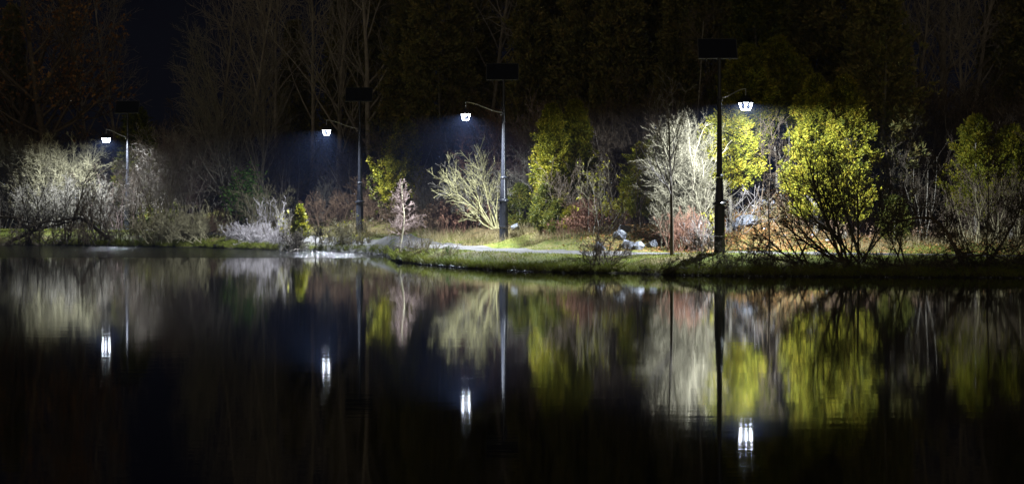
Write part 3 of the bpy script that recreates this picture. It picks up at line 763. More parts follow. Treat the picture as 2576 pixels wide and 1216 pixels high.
for u, Y, h, mt, lab in [(818, 98.0, .85, BD, 'dark low bush on the bank below the bright path'), (845, 97.2, 1.0, M['bark_olive'], 'olive low bush on the bank left of the lamp post foot'),
                         (880, 97.9, 1.2, M['bark_olive'], 'thin bush with yellow leaves before the lamp post foot'), (905, 95.7, .5, M['bark_olive'], 'low olive brush below the lamp post by the water')]:
    bush(u, Y, h, 1.1, lab, (mt, mt), stems=18, ang=(10, 65), twig=(7, 5), r=.018, wob=.16, rmin=.008, base=.5, third=2, leaf=dict(n=60 if 'yellow' in lab else 25, mat=M['leaf_yellow'], l=.11, w=.08))
for u, Y, h, lab in [(840, 107, 1.6, 'brown brush on the slope left of the lamp post'), (940, 106.5, 1.9, 'brown thicket on the slope right of the lamp post, left of the gold cedar'),
                     (965, 105.5, 1.4, 'brown thicket under the gold cedar'), (1060, 98.5, 1.4, 'dark brown thicket behind the cream sapling')]:
    bush(u, Y, h, 1.1, lab, (M['weed'], M['weed']), name='thicket', stems=26, ang=(8, 60), twig=(8, 6), r=.022, wob=.15, rmin=.009, base=1.0, third=2)

# gold cedar and sapling
rng = seed()
ced = cedar(1000, 101.5, 5.2, 1.0, 'gold green cedar with a drooping left arm behind the cream sapling', M['leaf_bright'], n_br=560, per=26, ll=.17, lw=.065, rough=.35, lean=(.35, 0), h0=.9)
# its low side arm
rv = np.random.default_rng(9); n = 2200; t = rv.random(n)
arm = np.stack([-.2 - 1.15 * t, rv.standard_normal(n) * .12, 1.6 + 1.75 * t ** 1.3], 1) + rv.standard_normal((n, 3)) * (.20 * (1.1 - t))[:, None]
V_, F_ = leaves(rv, arm, np.tile([[-.5, 0, .8]], (n, 1)), .17, .065); mesh_np('side_arm', V_, [F_], M['leaf_bright'], ced)
bush(1000, 102, 2.2, .8, 'green cedar shoots low beside the gold cedar', (BG, M['bark_olive']), name='cedar_shrub', stems=8, ang=(4, 30), twig=(8, 6), r=.03, leaf=dict(n=3000, mat=M['leaf_green'], l=.16, w=.07))

rngs = seed()
xs_, ys_ = X(1012, 82.6), 82.6; zs_ = Z(643, 82.6)
sap = empty('birch_sapling', (xs_, ys_, zs_))
hh = 187 * 82.6 / F
cpts = np.array([[0, 0, -.1], [-.06, 0, .12], [-.10, 0, .35], [-.02, 0, .8], [.05, 0, 1.25], [.06, 0, 1.7], [.0, 0, 2.1], [-.03, 0, 2.5], [-.02, 0, hh]])
Q = np.stack([np.interp(np.linspace(0, 1, 22), np.linspace(0, 1, 9), cpts[:, i]) for i in range(3)], 1)
V_, F_ = tubes(Q[None], np.linspace(.072, .016, 22)[None], 8); mesh_np('trunk', V_, [F_], BC, sap, smooth=True)
n = 58; ti = rngs.uniform(.40, .97, n); fi = (ti * 21).astype(int); az = rngs.uniform(0, 2 * np.pi, n)
Ls = np.interp(ti, [.37, .45, .55, .8, 1], [.8, .88, .8, .46, .22]) * rngs.uniform(.75, 1.1, n)
dd = np.stack([np.cos(az), np.sin(az), np.interp(ti, [.37, .6, 1], [.15, .4, 1.3])], 1)
lv = grow(rngs, Q[fi], dd, Ls, np.full(n, .012), [dict(seg=5, wob=.10, up=.04, n=7, ang=(25, 50), lr=(.35, .6), start=.2), dict(seg=3, wob=.12, n=4, ang=(25, 50), lr=(.4, .7)), dict(seg=2)], .0075)
V_, F_ = merge([tubes(a_, b_, 3) for a_, b_ in lv]); mesh_np('crown', V_, F_, M['bark_pink'], sap)
tag(sap, 'slender sapling with cream trunk and round pinkish crown on the bank tip', 'tree')
bush(1042, 81.6, .55, 1.3, 'frosty white brush at the water right of the sapling', (BW, BW), stems=14, ang=(10, 75), twig=(7, 4), r=.014, wob=.18, rmin=.009, base=.3, third=1)
bush(1075, 79.6, .75, 1.2, 'brown twiggy weed clump on the bank right of the sapling', (M['weed'], M['bark_olive']), stems=18, ang=(10, 70), twig=(6, 4), r=.012, wob=.15, rmin=.006, base=.45)
bush(1110, 77.2, .55, 1.3, 'low olive weed clump above the glittering waterline', (M['bark_olive'], M['bark_olive']), stems=18, ang=(15, 75), twig=(6, 4), r=.01, wob=.15, rmin=.006, base=.5)
bush(1128, 77.9, .25, .9, 'tiny fresh green weed on the lawn edge', (M['leaf_fresh'], M['leaf_fresh']), name='weed', cat='weed', stems=6, ang=(8, 50), twig=(3, 2), r=.008, base=.05, leaf=dict(n=120, mat=M['leaf_fresh'], l=.07, w=.04))
bush(1070, 96, 2.6, .8, 'dim bluish bare bush in the dark between sapling and fan shaped bush', (BG, BG), stems=8, ang=(5, 36), twig=(9, 6), third=2, r=.03, rmin=.008, base=.4)
bush(1095, 100, 3.4, .8, 'faint bare bush far back in the dark behind the fan shaped bush', (BG, BG), stems=7, ang=(5, 30), twig=(8, 6), third=2, r=.03, rmin=.008, base=.4)

# fan shaped pale bush
fan = [(-1.35, .1, .80, 3.4), (-1.2, -.1, .95, 3.2), (-1.0, .15, 1.2, 3.5), (-.85, 0, 1.3, 3.7), (-.7, -.1, 1.5, 3.9), (-.5, .1, 1.5, 3.4), (-1.5, 0, .65, 2.9), (-1.1, .2, .6, 2.4), (-.2, .1, 1.3, 2.8), (-.7, .2, 1.0, 2.7), (.05, 0, 1.2, 2.5)]
bush(1248, 88.3, 3, 1, 'pale yellow bare bush fanning left under the lantern', (M['bark_yellow'], M['bark_yellow']), dirs=[f[:3] for f in fan], lens=[f[3] * .86 for f in fan], twig=(9, 4), r=.045, wob=.09, up=.06, rmin=.013, base=.15, start=.35, third=1)
bush(1225, 89.2, 2.7, 1.0, 'fine brown twigs of a bush right behind the pale fan', (BG, BG), stems=20, ang=(5, 50), twig=(9, 6), third=2, r=.022, rmin=.008, base=.6, lean=(-.02, 0, 0))
bush(1310, 90.5, 4.5, .8, 'wide reddish bare bush behind the lamp post with swept twigs', (M['bark_far'], M['bark_pink']), stems=14, ang=(6, 44), twig=(11, 7), third=3, r=.045, rmin=.009, base=.5)
bush(1345, 88.6, 3.9, .5, 'slender grey brown bush left of the tall lit cedar', (BB, BG), stems=7, ang=(3, 28), twig=(9, 6), third=2, r=.035, rmin=.008, base=.4)
bush(1240, 89.8, 4.0, .7, 'thin dark reddish bush reaching left behind the lamp post', (BB, M['bark_red']), stems=7, ang=(8, 40), twig=(9, 6), third=2, r=.03, rmin=.008, base=.5, lean=(-.04, 0, 0))
cedar(1308, 87.6, 1.9, .62, 'small dark green cedar at the foot of the reddish bush', M['leaf_green'], n_br=220, per=20, ll=.12, lw=.05, trunk=.03, h0=.1)
bush(1265, 96, 5.5, .7, 'dim thin bare bush in the dark above the fan shaped bush', (BB, BB), stems=7, ang=(4, 26), twig=(8, 6), third=2, r=.035, rmin=.009, base=.5)

# ------------------------------------------------------------------ plants, middle
cedar(1388, 84.8, 5.1, .80, 'cedar lit green gold, left one of the pair right of the lamp post', M['leaf_bright'], n_br=800, per=28, ll=.15, lw=.065, h0=.2, rough=.3)
cedar(1446, 85.4, 5.2, .80, 'cedar lit green gold, right one of the pair', M['leaf_gold'], n_br=760, per=28, ll=.15, lw=.065, h0=.7, rough=.3)
cedar(1372, 83.2, 1.9, .55, 'low green cedar shrub at the left foot of the tall pair', M['leaf_green'], n_br=200, per=20, ll=.12, lw=.05, trunk=.03, h0=.05, name='cedar_shrub', cat='shrub')
cedar(1405, 82.2, 1.35, .55, 'low leafy shrub with yellow tips under the tall pair', M['leaf_green'], n_br=180, per=20, ll=.12, lw=.05, trunk=.03, h0=.05, name='cedar_shrub', cat='shrub')
cedar(1440, 81.8, 1.15, .5, 'golden leaved low shrub under the tall pair', M['leaf_gold'], n_br=160, per=18, ll=.11, lw=.05, trunk=.03, h0=.05, name='cedar_shrub', cat='shrub')
bush(1470, 81.2, 1.3, .9, 'rusty red weed stalks right of the golden low shrub', (M['bark_red'], M['bark_red']), name='weed_clump', cat='weeds', stems=34, ang=(3, 32), twig=(5, 3), r=.012, rmin=.007, base=.5)
bush(1440, 82.4, 2.5, .6, 'thin bare stems rising before the tall cedar pair', (BB, BB), stems=12, ang=(2, 22), twig=(7, 5), r=.016, rmin=.007, base=.8)
bush(1505, 80.0, 2.7, .9, 'arched grey green bare bush between cedars and boulders', (BG, M['bark_olive']), stems=7, ang=(8, 52), twig=(7, 4), third=1, r=.022, rmin=.007, base=.4, leaf=dict(n=260, mat=M['leaf_yellow'], l=.12, w=.06))
bush(1550, 83.2, 3.7, .6, 'small grey bare tree behind the boulders', (BG, BB), stems=3, ang=(3, 26), twig=(8, 5), third=2, r=.04, rmin=.008, base=.3)
bush(1525, 81.0, 1.2, 1.0, 'yellow leaved sprigs above the leftmost boulder', (BB, BB), stems=8, ang=(5, 45), twig=(6, 4), r=.014, base=.4, leaf=dict(n=420, mat=M['leaf_yellow'], l=.12, w=.06))
cedar(1612, 80.4, 3.2, .72, 'drooping yellow green cedar left of the white bush', M['leaf_gold'], n_br=260, per=22, ll=.17, lw=.06, trunk=.04, h0=.5, rough=.5, holes=.3)
cedar(1650, 82.6, 3.6, .8, 'shaded green cedar right behind the drooping one', M['leaf_green'], n_br=300, per=20, ll=.16, lw=.06, trunk=.04, h0=.4)
bush(1590, 82.8, 1.3, 1.1, 'brown dead weeds behind the boulders', (M['weed'], M['weed']), name='weed_clump', cat='weeds', stems=34, ang=(5, 55), twig=(6, 4), r=.012, rmin=.007, base=1.0)
bush(1620, 86, 4.8, .7, 'dim bare bush behind the drooping cedar', (BB, BB), stems=8, ang=(4, 34), twig=(9, 6), third=2, r=.03, rmin=.008, base=.4)
# the white dense bush
bush(1712, 76.3, 3.9, .5, 'dense white grey bush, fullest pale one left of the nearest lamp post', (M['bark_dun'], M['bark_dun']), stems=20, ang=(1, 11), twig=(17, 8), third=3, r=.026, rmin=.0075, base=.36, up=.05)
bush(1745, 75.6, 2.7, .55, 'white grey bush leaning behind the nearest lamp post', (M['bark_dun'], M['bark_dun']), stems=9, ang=(2, 30), twig=(13, 7), third=3, r=.022, rmin=.0075, base=.32)
bush(1676, 76.2, 2.2, .6, 'thin white bush at the left flank of the dense white one', (M['bark_dun'], M['bark_dun']), stems=5, ang=(3, 20), twig=(9, 6), third=2, r=.02, rmin=.0075, base=.2)
bush(1722, 74.9, 1.35, .9, 'rusty orange stalks at the foot of the dense white bush', (M['bark_red'], M['bark_red']), name='weed_clump', cat='weeds', stems=46, ang=(3, 36), twig=(6, 4), r=.011, rmin=.006, base=.55)
bush(1765, 74.8, 1.1, .9, 'pale brown stalks just left of the nearest lamp post foot', (M['weed'], BW), name='weed_clump', cat='weeds', stems=36, ang=(3, 40), twig=(6, 4), r=.011, rmin=.006, base=.4)
bare_tree(1690, 70.3, 4.8, 'young dark trunked tree with upswept bare crown on the bank ridge', (BD, BW), name='young_tree', trunk_r=.068, first=.40, kids=(17, 5, 3), ang=(24, 44), lr=(.42, .62), rmin=.009, wob=.012, kup=.16, fall=.35)
bare_tree(1735, 84, 8.5, 'dim slender bare tree above the dense white bush', (BG, BB), trunk_r=.07, first=.25, kids=(34, 6, 4), ang=(40, 65), lr=(.14, .28), rmin=.008)
bush(1592, 79.0, 4.0, .5, 'reddish tipped bare twigs reaching over the drooping cedar', (BB, BB), stems=3, ang=(3, 26), twig=(9, 5), third=2, r=.025, rmin=.007, base=.25, lean=(.02, 0, .02))
bush(1762, 73.6, 3.9, .5, 'thin bush with red tips close behind the nearest lamp post', (BD, M['bark_dun']), stems=2, ang=(2, 10), twig=(6, 3), r=.02, rmin=.008, base=.3)
# foreground low bush
bush(1515, 69.9, 1.05, 1.15, 'dark brown low bush on the bank front before the leftmost boulder', (BD, BB), stems=30, ang=(10, 72), twig=(8, 5), r=.016, wob=.16, rmin=.006, base=.4, third=1)

# ------------------------------------------------------------------ plants, right part
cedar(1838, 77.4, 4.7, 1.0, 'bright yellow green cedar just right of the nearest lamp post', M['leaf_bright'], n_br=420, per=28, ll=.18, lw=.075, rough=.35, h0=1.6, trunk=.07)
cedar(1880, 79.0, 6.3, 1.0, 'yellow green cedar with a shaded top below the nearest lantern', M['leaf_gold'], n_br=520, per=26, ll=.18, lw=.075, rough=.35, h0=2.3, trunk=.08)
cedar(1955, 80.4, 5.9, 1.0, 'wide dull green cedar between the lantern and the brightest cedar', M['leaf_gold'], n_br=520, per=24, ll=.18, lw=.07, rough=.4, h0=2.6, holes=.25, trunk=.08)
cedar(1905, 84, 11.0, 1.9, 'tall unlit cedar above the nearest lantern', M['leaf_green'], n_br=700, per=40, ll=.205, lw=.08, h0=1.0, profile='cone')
bush(1792, 75.4, 1.2, .6, 'yellow leaved shoots left behind the nearest lamp post foot', (BG, BG), stems=6, ang=(3, 25), twig=(6, 4), r=.015, base=.2, leaf=dict(n=700, mat=M['leaf_yellow'], l=.11, w=.06))
bush(1925, 78.6, 3.4, .7, 'tangled dull bare bush before the wide dull cedar', (BB, BB), stems=8, ang=(5, 45), twig=(9, 6), third=2, r=.03, rmin=.007, base=.5)
bush(1985, 79.2, 4.3, .6, 'grey bare tree with crooked pale limbs left of the brightest cedar', (BG, BB), stems=4, ang=(4, 34), twig=(9, 6), third=2, r=.05, wob=.16, rmin=.008, base=.35)
bush(1860, 77.2, 2.3, .9, 'thin white curved branches low behind the nearest lamp post', (BW, BW), stems=5, ang=(20, 65), twig=(6, 4), r=.022, wob=.2, rmin=.008, base=.4)
bush(2015, 78.4, 2.6, .5, 'whitish trunks of a small bare clump on the leaf strewn slope', (BG, BB), stems=4, ang=(3, 24), twig=(8, 5), third=2, r=.04, rmin=.007, base=.35)
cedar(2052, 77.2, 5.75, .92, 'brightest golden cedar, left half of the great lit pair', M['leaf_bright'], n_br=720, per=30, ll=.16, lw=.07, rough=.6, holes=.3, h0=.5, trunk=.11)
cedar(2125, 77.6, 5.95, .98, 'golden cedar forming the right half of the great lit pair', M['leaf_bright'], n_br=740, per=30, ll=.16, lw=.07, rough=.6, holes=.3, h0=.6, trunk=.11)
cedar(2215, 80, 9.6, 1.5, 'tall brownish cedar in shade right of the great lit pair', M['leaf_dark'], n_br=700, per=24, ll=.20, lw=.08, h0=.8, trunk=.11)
cedar(2250, 77.2, 1.7, .6, 'small dark conifer near the path right of the willow stems', M['leaf_green'], n_br=180, per=18, ll=.13, lw=.05, trunk=.03, h0=.1)
bush(2080, 78.0, 1.2, .9, 'brown weeds under the brightest golden cedar', (M['weed'], M['weed']), name='weed_clump', cat='weeds', stems=34, ang=(3, 45), twig=(6, 4), r=.012, rmin=.006, base=.9)
bush(2170, 78.6, 3.6, .7, 'rusty brown bare bush right of the great lit pair', (M['bark_red'], BD), stems=10, ang=(4, 40), twig=(9, 6), third=2, r=.025, rmin=.007, base=.6)
bush(2255, 79.5, 3.9, .6, 'grey bare bush in the half dark right of the small dark conifer', (BB, BD), stems=8, ang=(3, 32), twig=(9, 6), third=2, r=.03, rmin=.007, base=.5)
bush(2310, 77.5, 3.1, .5, 'thin whitish stems standing alone in the dark', (BG, BD), stems=4, ang=(2, 18), twig=(5, 4), r=.025, rmin=.007, base=.3)
bush(2340, 80, 3.0, .8, 'dim brown bush behind the thin whitish stems', (BB, BB), stems=12, ang=(4, 40), twig=(9, 6), third=2, r=.025, rmin=.007, base=.7)
cedar(2455, 79.5, 4.5, 1.05, 'half lit cedar with ragged left side, near the right edge', M['leaf_gold'], n_br=340, per=22, ll=.18, lw=.065, rough=.75, h0=.7, holes=.45)
cedar(2545, 80, 4.2, 1.2, 'half lit cedar at the right edge', M['leaf_gold'], n_br=480, per=22, ll=.18, lw=.07, rough=.4, h0=.9, holes=.2)
for u, Y, h, lab in [(2415, 77.5, 1.9, 'olive twiggy bush under the ragged cedar'), (2470, 77.0, 2.3, 'pale olive bush before the ragged cedar'), (2530, 77.2, 2.4, 'olive bush by the right edge'), (2590, 77.4, 2.4, 'olive bush cut by the right edge')]:
    bush(u, Y, h, .7, lab, (M['bark_olive'], BB), stems=10, ang=(3, 34), twig=(7, 5), third=1, r=.022, rmin=.007, base=.6)
# dark willows before the path
wl = [(-.95, .0, 1.05, 3.9), (-.75, .1, 1.1, 3.6), (-.55, -.1, 1.2, 3.7), (-.35, .05, 1.3, 3.4), (-1.25, 0, .75, 3.0), (-.15, 0, 1.3, 3.0), (-1.3, .1, .45, 2.3), (.1, 0, 1.2, 2.5), (-.65, 0, .8, 2.5)]
bush(2118, 67.4, 3, 1, 'dark willow with stems sweeping left before the great lit cedars', (BD, BD), dirs=[f[:3] for f in wl], lens=[f[3] for f in wl], twig=(11, 6), third=3, r=.055, wob=.06, up=.05, rmin=.0075, base=.3, start=.2, name='willow', cat='willow')
wl2 = [(-.5, 0, 1.25, 3.4), (-.25, .1, 1.3, 3.7), (-.05, 0, 1.3, 3.4), (.2, 0, 1.2, 3.0), (.45, .1, 1, 2.6), (-.8, 0, 1.0, 2.8), (.7, 0, .8, 2.2)]
bush(2178, 67.6, 3, 1, 'dark willow with upright forked stems right of the sweeping one', (BD, BD), dirs=[f[:3] for f in wl2], lens=[f[3] for f in wl2], twig=(10, 6), third=3, r=.045, wob=.07, up=.05, rmin=.0075, base=.35, start=.2, name='willow', cat='willow')
wl3 = [(-1.5, 0, .55, 2.4), (-1.3, .1, .9, 2.2), (-.9, 0, .9, 1.9), (-1.8, 0, .35, 2.9), (-.4, 0, 1, 1.6), (.4, 0, .9, 1.5), (-1.8, .1, .15, 2.6)]
bush(2020, 67.3, 2, 1, 'low dark willow spreading left almost to the lamp post foot', (BD, BD), dirs=[f[:3] for f in wl3], lens=[f[3] for f in wl3], twig=(7, 5), third=2, r=.035, wob=.12, up=.04, rmin=.006, base=.4, name='willow', cat='willow')
bush(1880, 68.3, 1.25, 1.1, 'dark bare shrub right of the nearest lamp post foot', (BD, BD), stems=9, ang=(10, 65), twig=(8, 6), third=2, r=.02, wob=.15, rmin=.005, base=.5)
bush(1775, 68.6, 1.0, 1.1, 'dark bare shrub left of the nearest lamp post foot', (BD, BD), stems=9, ang=(10, 70), twig=(8, 5), third=2, r=.016, wob=.15, rmin=.005, base=.5)
bare_tree(1936, 69.8, 2.6, 'thin straight dark sapling between lamp post and willows', (BD, BD), name='young_tree', trunk_r=.032, first=.3, kids=(9, 5, 3), ang=(25, 55), lr=(.2, .35), rmin=.005, wob=.02)
wl4 = [(-.35, 0, 1.2, 2.6), (-.7, 0, 1.2, 3.3), (-.1, .1, 1.2, 3.0), (.35, 0, 1.1, 2.4), (.8, 0, 1.0, 2.2), (1.2, .1, .6, 2.0), (-1.2, 0, .4, 2.0)]
bush(2265, 67.0, 2.5, 1, 'dark bare willow in the gap between the two willow groups', (BD, BD), dirs=[f[:3] for f in wl4], lens=[f[3] * .8 for f in wl4], twig=(9, 6), third=2, r=.03, wob=.10, rmin=.006, base=.6, name='willow', cat='willow')
arch_limb([P3(2442, 700, 65.9), P3(2428, 672, 66.2), P3(2408, 640, 66.4), P3(2392, 600, 66.6), P3(2376, 565, 66.8), P3(2345, 548, 66.9), P3(2300, 545, 67), P3(2255, 560, 67)], .085, 'dark trunk leaning left at the right shore with a bent limb', mat=M['bark_brown'], twn=34, tl=1.3)
arch_limb([P3(2450, 700, 66.2), P3(2475, 668, 66.4), P3(2500, 640, 66.5), P3(2530, 600, 66.5), P3(2560, 540, 66.6), P3(2590, 450, 66.7)], .06, 'dark stem leaning right from the right shore', mat=BD, twn=34, tl=1.4)
arch_limb([P3(2380, 655, 66.0), P3(2430, 642, 65.8), P3(2490, 640, 65.6), P3(2540, 655, 65.5), P3(2590, 662, 65.4)], .05, 'low dark limb lying along the right shore', mat=BD, twn=26, tl=.8)
wl5 = [(-.8, 0, 1.1, 3.6), (-.3, 0, 1.3, 3.6), (.1, .1, 1.3, 3.5), (.5, 0, 1.2, 3.4), (.9, 0, 1.1, 3.2), (1.3, 0, .8, 2.6), (-1.3, 0, .7, 2.3)]
bush(2470, 66.8, 2.5, 1, 'dark willow with thin upright stems at the right shore', (BD, BD), dirs=[f[:3] for f in wl5], lens=[f[3] for f in wl5], twig=(10, 6), third=2, r=.03, wob=.09, rmin=.006, base=.5, name='willow', cat='willow')
for u, Y, h, lab in [(1700, 67.9, .5, 'low black brush at the waterline under the young dark tree'), (1800, 67.5, .55, 'low black brush at the waterline under the nearest lamp post'), (1900, 67.2, .6, 'low black brush at the waterline right of the nearest lamp post'),
                     (1990, 67.0, .65, 'low black brush at the waterline under the thin sapling'), (2080, 66.8, .7, 'low black brush under the sweeping willow'), (2170, 66.6, .75, 'low black brush under the upright willow'),
                     (2270, 66.4, .75, 'low black brush in the gap between the willow groups'), (2360, 66.2, .7, 'low black brush left of the leaning right trunk'), (2450, 66.1, .7, 'low black brush at the foot of the leaning right trunk'), (2540, 65.9, .7, 'low black brush in the right corner')]:
    bush(u, Y, h, 1.4, lab, (BB, BD), name='thicket', stems=22, ang=(15, 80), twig=(7, 4), r=.014, wob=.2, up=.02, rmin=.0055, base=.9, third=2)

# ------------------------------------------------------------------ the unlit wood behind
def copy_plant(src, u, Y, s, rz, label, group, h=1.0):
    r = src.copy(); COL.objects.link(r); x = X(u, Y); r.location = (x, Y, g(x, Y) - .1); r.scale = (s, s, s * h); r.rotation_euler = (0, 0, rz); r['label'] = label; r['group'] = group
    for ch in src.children:
        c = ch.copy(); COL.objects.link(c); c.parent = r
    return r
gC = 'dark conifers in the unlit wood'; gB = 'tall bare trees in the unlit wood'
lC = 'dark conifer barely visible in the unlit wood'; lB = 'tall bare tree barely visible in the unlit wood'
c1 = cedar(1030, 112, 12.5, 2.1, lC, M['leaf_dark'], name='conifer', n_br=700, per=42, ll=.24, lw=.10, profile='cone', group=gC)
c2 = cedar(2110, 86, 12.5, 2.0, lC, M['leaf_dark'], name='conifer', n_br=700, per=42, ll=.22, lw=.09, profile='column', group=gC)
b1 = bare_tree(2375, 92, 16, lB, (M['bark_far'], M['bark_far']), name='tall_bare_tree', trunk_r=.20, first=.22, kids=(26, 7, 5), ang=(25, 50), lr=(.28, .5), rmin=.016, group=gB, wob=.03)
b2 = bare_tree(625, 126, 17, lB, (M['bark_far'], M['bark_far']), name='tall_bare_tree', trunk_r=.15, first=.3, kids=(22, 7, 5), ang=(25, 55), lr=(.3, .5), rmin=.018, group=gB, wob=.05)
b3 = bare_tree(120, 128, 16, lB, (BB, BB), name='tall_bare_tree', trunk_r=.28, first=.15, kids=(24, 8, 7), ang=(40, 75), lr=(.35, .6), rmin=.018, group=gB, wob=.05, leaf=dict(n=2600, mat=M['leaf_rust'], l=.22, w=.14))
rq = random.Random(5)
for u, Y, s, h in [(1110, 108, .95, 1.15), (1180, 116, 1.0, 1.1), (960, 124, 1, 1.1), (1340, 98, .8, 1.3), (1420, 100, .85, 1.3), (1490, 96, .9, 1.2), (1560, 94, .85, 1.25), (1640, 98, .9, 1.3), (1700, 92, .7, 1.2),
                 (1790, 96, .9, 1.2), (1960, 90, .8, 1.1), (1890, 98, 1.0, 1.2), (2040, 88, .9, 1.2), (2200, 89, .9, 1.2), (2590, 88, .9, 1.2), (2550, 100, 1.0, 1.3), (1250, 120, 1.1, 1.2), (870, 128, 1.0, 1.1),
                 (740, 132, .9, 1.0), (1490, 112, 1, 1.4), (2700, 84, 1, 1.1), (2820, 92, 1, 1.2), (-180, 126, 1, 1), (-330, 122, 1, 1.2), (30, 134, .9, 1.2)]:
    copy_plant(rq.choice([c1, c2]), u, Y, s, rq.random() * 6, lC, gC, h)
for u, Y, s, h in [(20, 130, 1.0, 1), (230, 132, .95, 1), (300, 140, .9, 1), (700, 130, .95, 1), (780, 124, 1.0, 1), (850, 120, .9, 1), (930, 118, .95, 1.1), (540, 132, .9, 1), (660, 138, 1, 1), (1010, 128, 1, 1), (1160, 124, 1, 1),
                   (1400, 110, .9, 1.1), (1560, 108, .9, 1.1), (1650, 106, .95, 1.1), (2330, 96, .8, 1), (2440, 98, .85, 1), (2290, 90, .7, 1), (2420, 88, .6, 1), (1230, 112, .9, 1), (2500, 104, .9, 1), (-120, 132, 1, 1), (2680, 98, .9, 1), (-300, 134, 1, 1), (1760, 104, .9, 1.2)]:
    copy_plant(rq.choice([b1, b2, b3] if u < 400 else [b1, b2]), u, Y, s, rq.random() * 6, lB, gB, h)
# undergrowth in the dark
gU = 'bare undergrowth in the unlit wood'; lU = 'dim bare undergrowth bush between the dark trees'
u1 = bush(1400, 92, 4.5, .8, lU, (M['bark_far'], BB), name='undergrowth_bush', group=gU, stems=18, ang=(3, 34), twig=(9, 7), third=3, r=.035, rmin=.011, base=1.0)
u2 = bush(1150, 104, 4.5, .8, lU, (M['bark_far'], BB), name='undergrowth_bush', group=gU, stems=18, ang=(3, 34), twig=(9, 7), third=3, r=.035, rmin=.011, base=1.0)
for u, Y, s in [(1530, 88, 1), (1480, 90, 1), (1600, 90, 1.1), (1680, 88, 1), (1760, 86, 1), (1030, 106, 1), (1215, 100, 1), (900, 112, .9), (720, 122, 1), (500, 122, 1.1), (450, 126, 1.2), (270, 126, 1.1), (-60, 126, 1.1), (2000, 88, 1.1), (2150, 85, 1),
                (2300, 86, 1.1), (2370, 84, 1), (2440, 87, 1.1), (2530, 86, 1), (2620, 82, 1), (560, 124, 1.2), (640, 122, 1.1), (180, 128, 1.2), (80, 128, 1.2), (380, 126, 1.1), (2700, 80, 1), (-160, 122, 1), (2230, 84, 1)]:
    copy_plant(rq.choice([u1, u2]), u, Y, s, rq.random() * 6, lU, gU)

# each of them is told apart by what it stands behind
MARKS = [(-330, 'far beyond the left edge of the pale bushes'), (-180, 'beyond the left edge of the view'), (-60, 'behind the leftmost pale bush'), (20, 'over the arching trunks in the left corner'), (75, 'over the middle of the pale left bushes'),
         (120, 'above the large lit bush at left'), (180, 'above the right flank of the lit left bush'), (230, 'just left of the farthest lantern'), (270, 'right above the farthest lantern'), (300, 'between the farthest lantern and its post'), (345, 'behind the farthest lamp post'),
         (380, 'just right of the farthest lamp post'), (410, 'behind the olive grey tall bush'), (450, 'behind the whiskery brown bush'), (500, 'at the left side of the black gap'), (540, 'in the black gap behind the mound'), (560, 'above the brown mound'), (600, 'above the rusty bramble heap'), (625, 'behind the leaning bare tree'),
         (640, 'above the green leaved bush'), (660, 'above the pale brushwood by the water'), (700, 'above the white antler like shrub'), (720, 'above the small conifer by the water'), (740, 'right of the small conifer'), (780, 'above the dim small bare bush'), (820, 'above the lantern over the bright path'), (850, 'between the bright path lantern and its post'),
         (870, 'left of the post by the brown brush slope'), (900, 'behind the lamp post over the glittering water'), (930, 'right of the lamp post over the glittering water'), (960, 'above the drooping arm of the gold cedar'), (1010, 'right above the gold cedar'), (1030, 'above the cream trunked sapling'), (1070, 'right of the cream trunked sapling'), (1110, 'over the seed headed weeds'),
         (1150, 'left of the lantern over the fan shaped bush'), (1180, 'behind the lantern over the fan shaped bush'), (1215, 'under the arm by the fan bush'), (1230, 'above the arm by the fan bush'), (1250, 'left of the mast by the fan bush'), (1290, 'right of the mast by the fan bush'), (1340, 'between the fan bush post and the cedar pair'),
         (1400, 'above the left cedar of the lit pair'), (1420, 'above the gap in the cedar pair'), (1480, 'above the right cedar of the lit pair'), (1490, 'right behind the cedar pair'), (1530, 'above the leftmost boulder'), (1560, 'above the broad pale boulder'), (1600, 'above the drooping yellow green cedar'), (1640, 'left above the dense white bush'), (1680, 'right behind the young upswept tree'), (1700, 'above the young upswept tree'),
         (1760, 'left of the nearest lamp post'), (1790, 'right behind the nearest lamp post'), (1890, 'above the nearest lantern'), (1960, 'above the wide dull cedar'), (2000, 'right of the nearest lantern'), (2040, 'left above the great lit pair'), (2110, 'right above the great lit pair'), (2150, 'right behind the great lit pair'), (2200, 'above the brownish shaded cedar'), (2230, 'right of the brownish shaded cedar'),
         (2290, 'above the dark willow in the gap'), (2300, 'over the path gap between the willows'), (2330, 'above the thin whitish stems'), (2370, 'over the bent limb of the leaning trunk'), (2420, 'above the leaning right trunk'), (2440, 'left of the ragged cedar'), (2500, 'above the ragged cedar'), (2530, 'right of the ragged cedar'), (2550, 'above the cedar at the right edge'), (2590, 'at the right edge of the view'),
         (2620, 'just beyond the right edge'), (2680, 'beyond the right edge, farther on'), (2700, 'beyond the right edge by the shore'), (2820, 'far beyond the right edge')]
for grp, base in ((gC, 'dark conifer'), (gB, 'tall bare tree'), (gU, 'dim leafless bush')):
    objs = sorted([o for o in COL.objects if o.get('group') == grp], key=lambda o: o.location.x / o.location.y)
    free = list(MARKS)
    for o in objs:
        uu = 1288 + o.location.x * F / o.location.y
        m_ = min(free, key=lambda q: abs(q[0] - uu)); free.remove(m_)
        o['label'] = base + ' in the unlit wood, ' + m_[1]

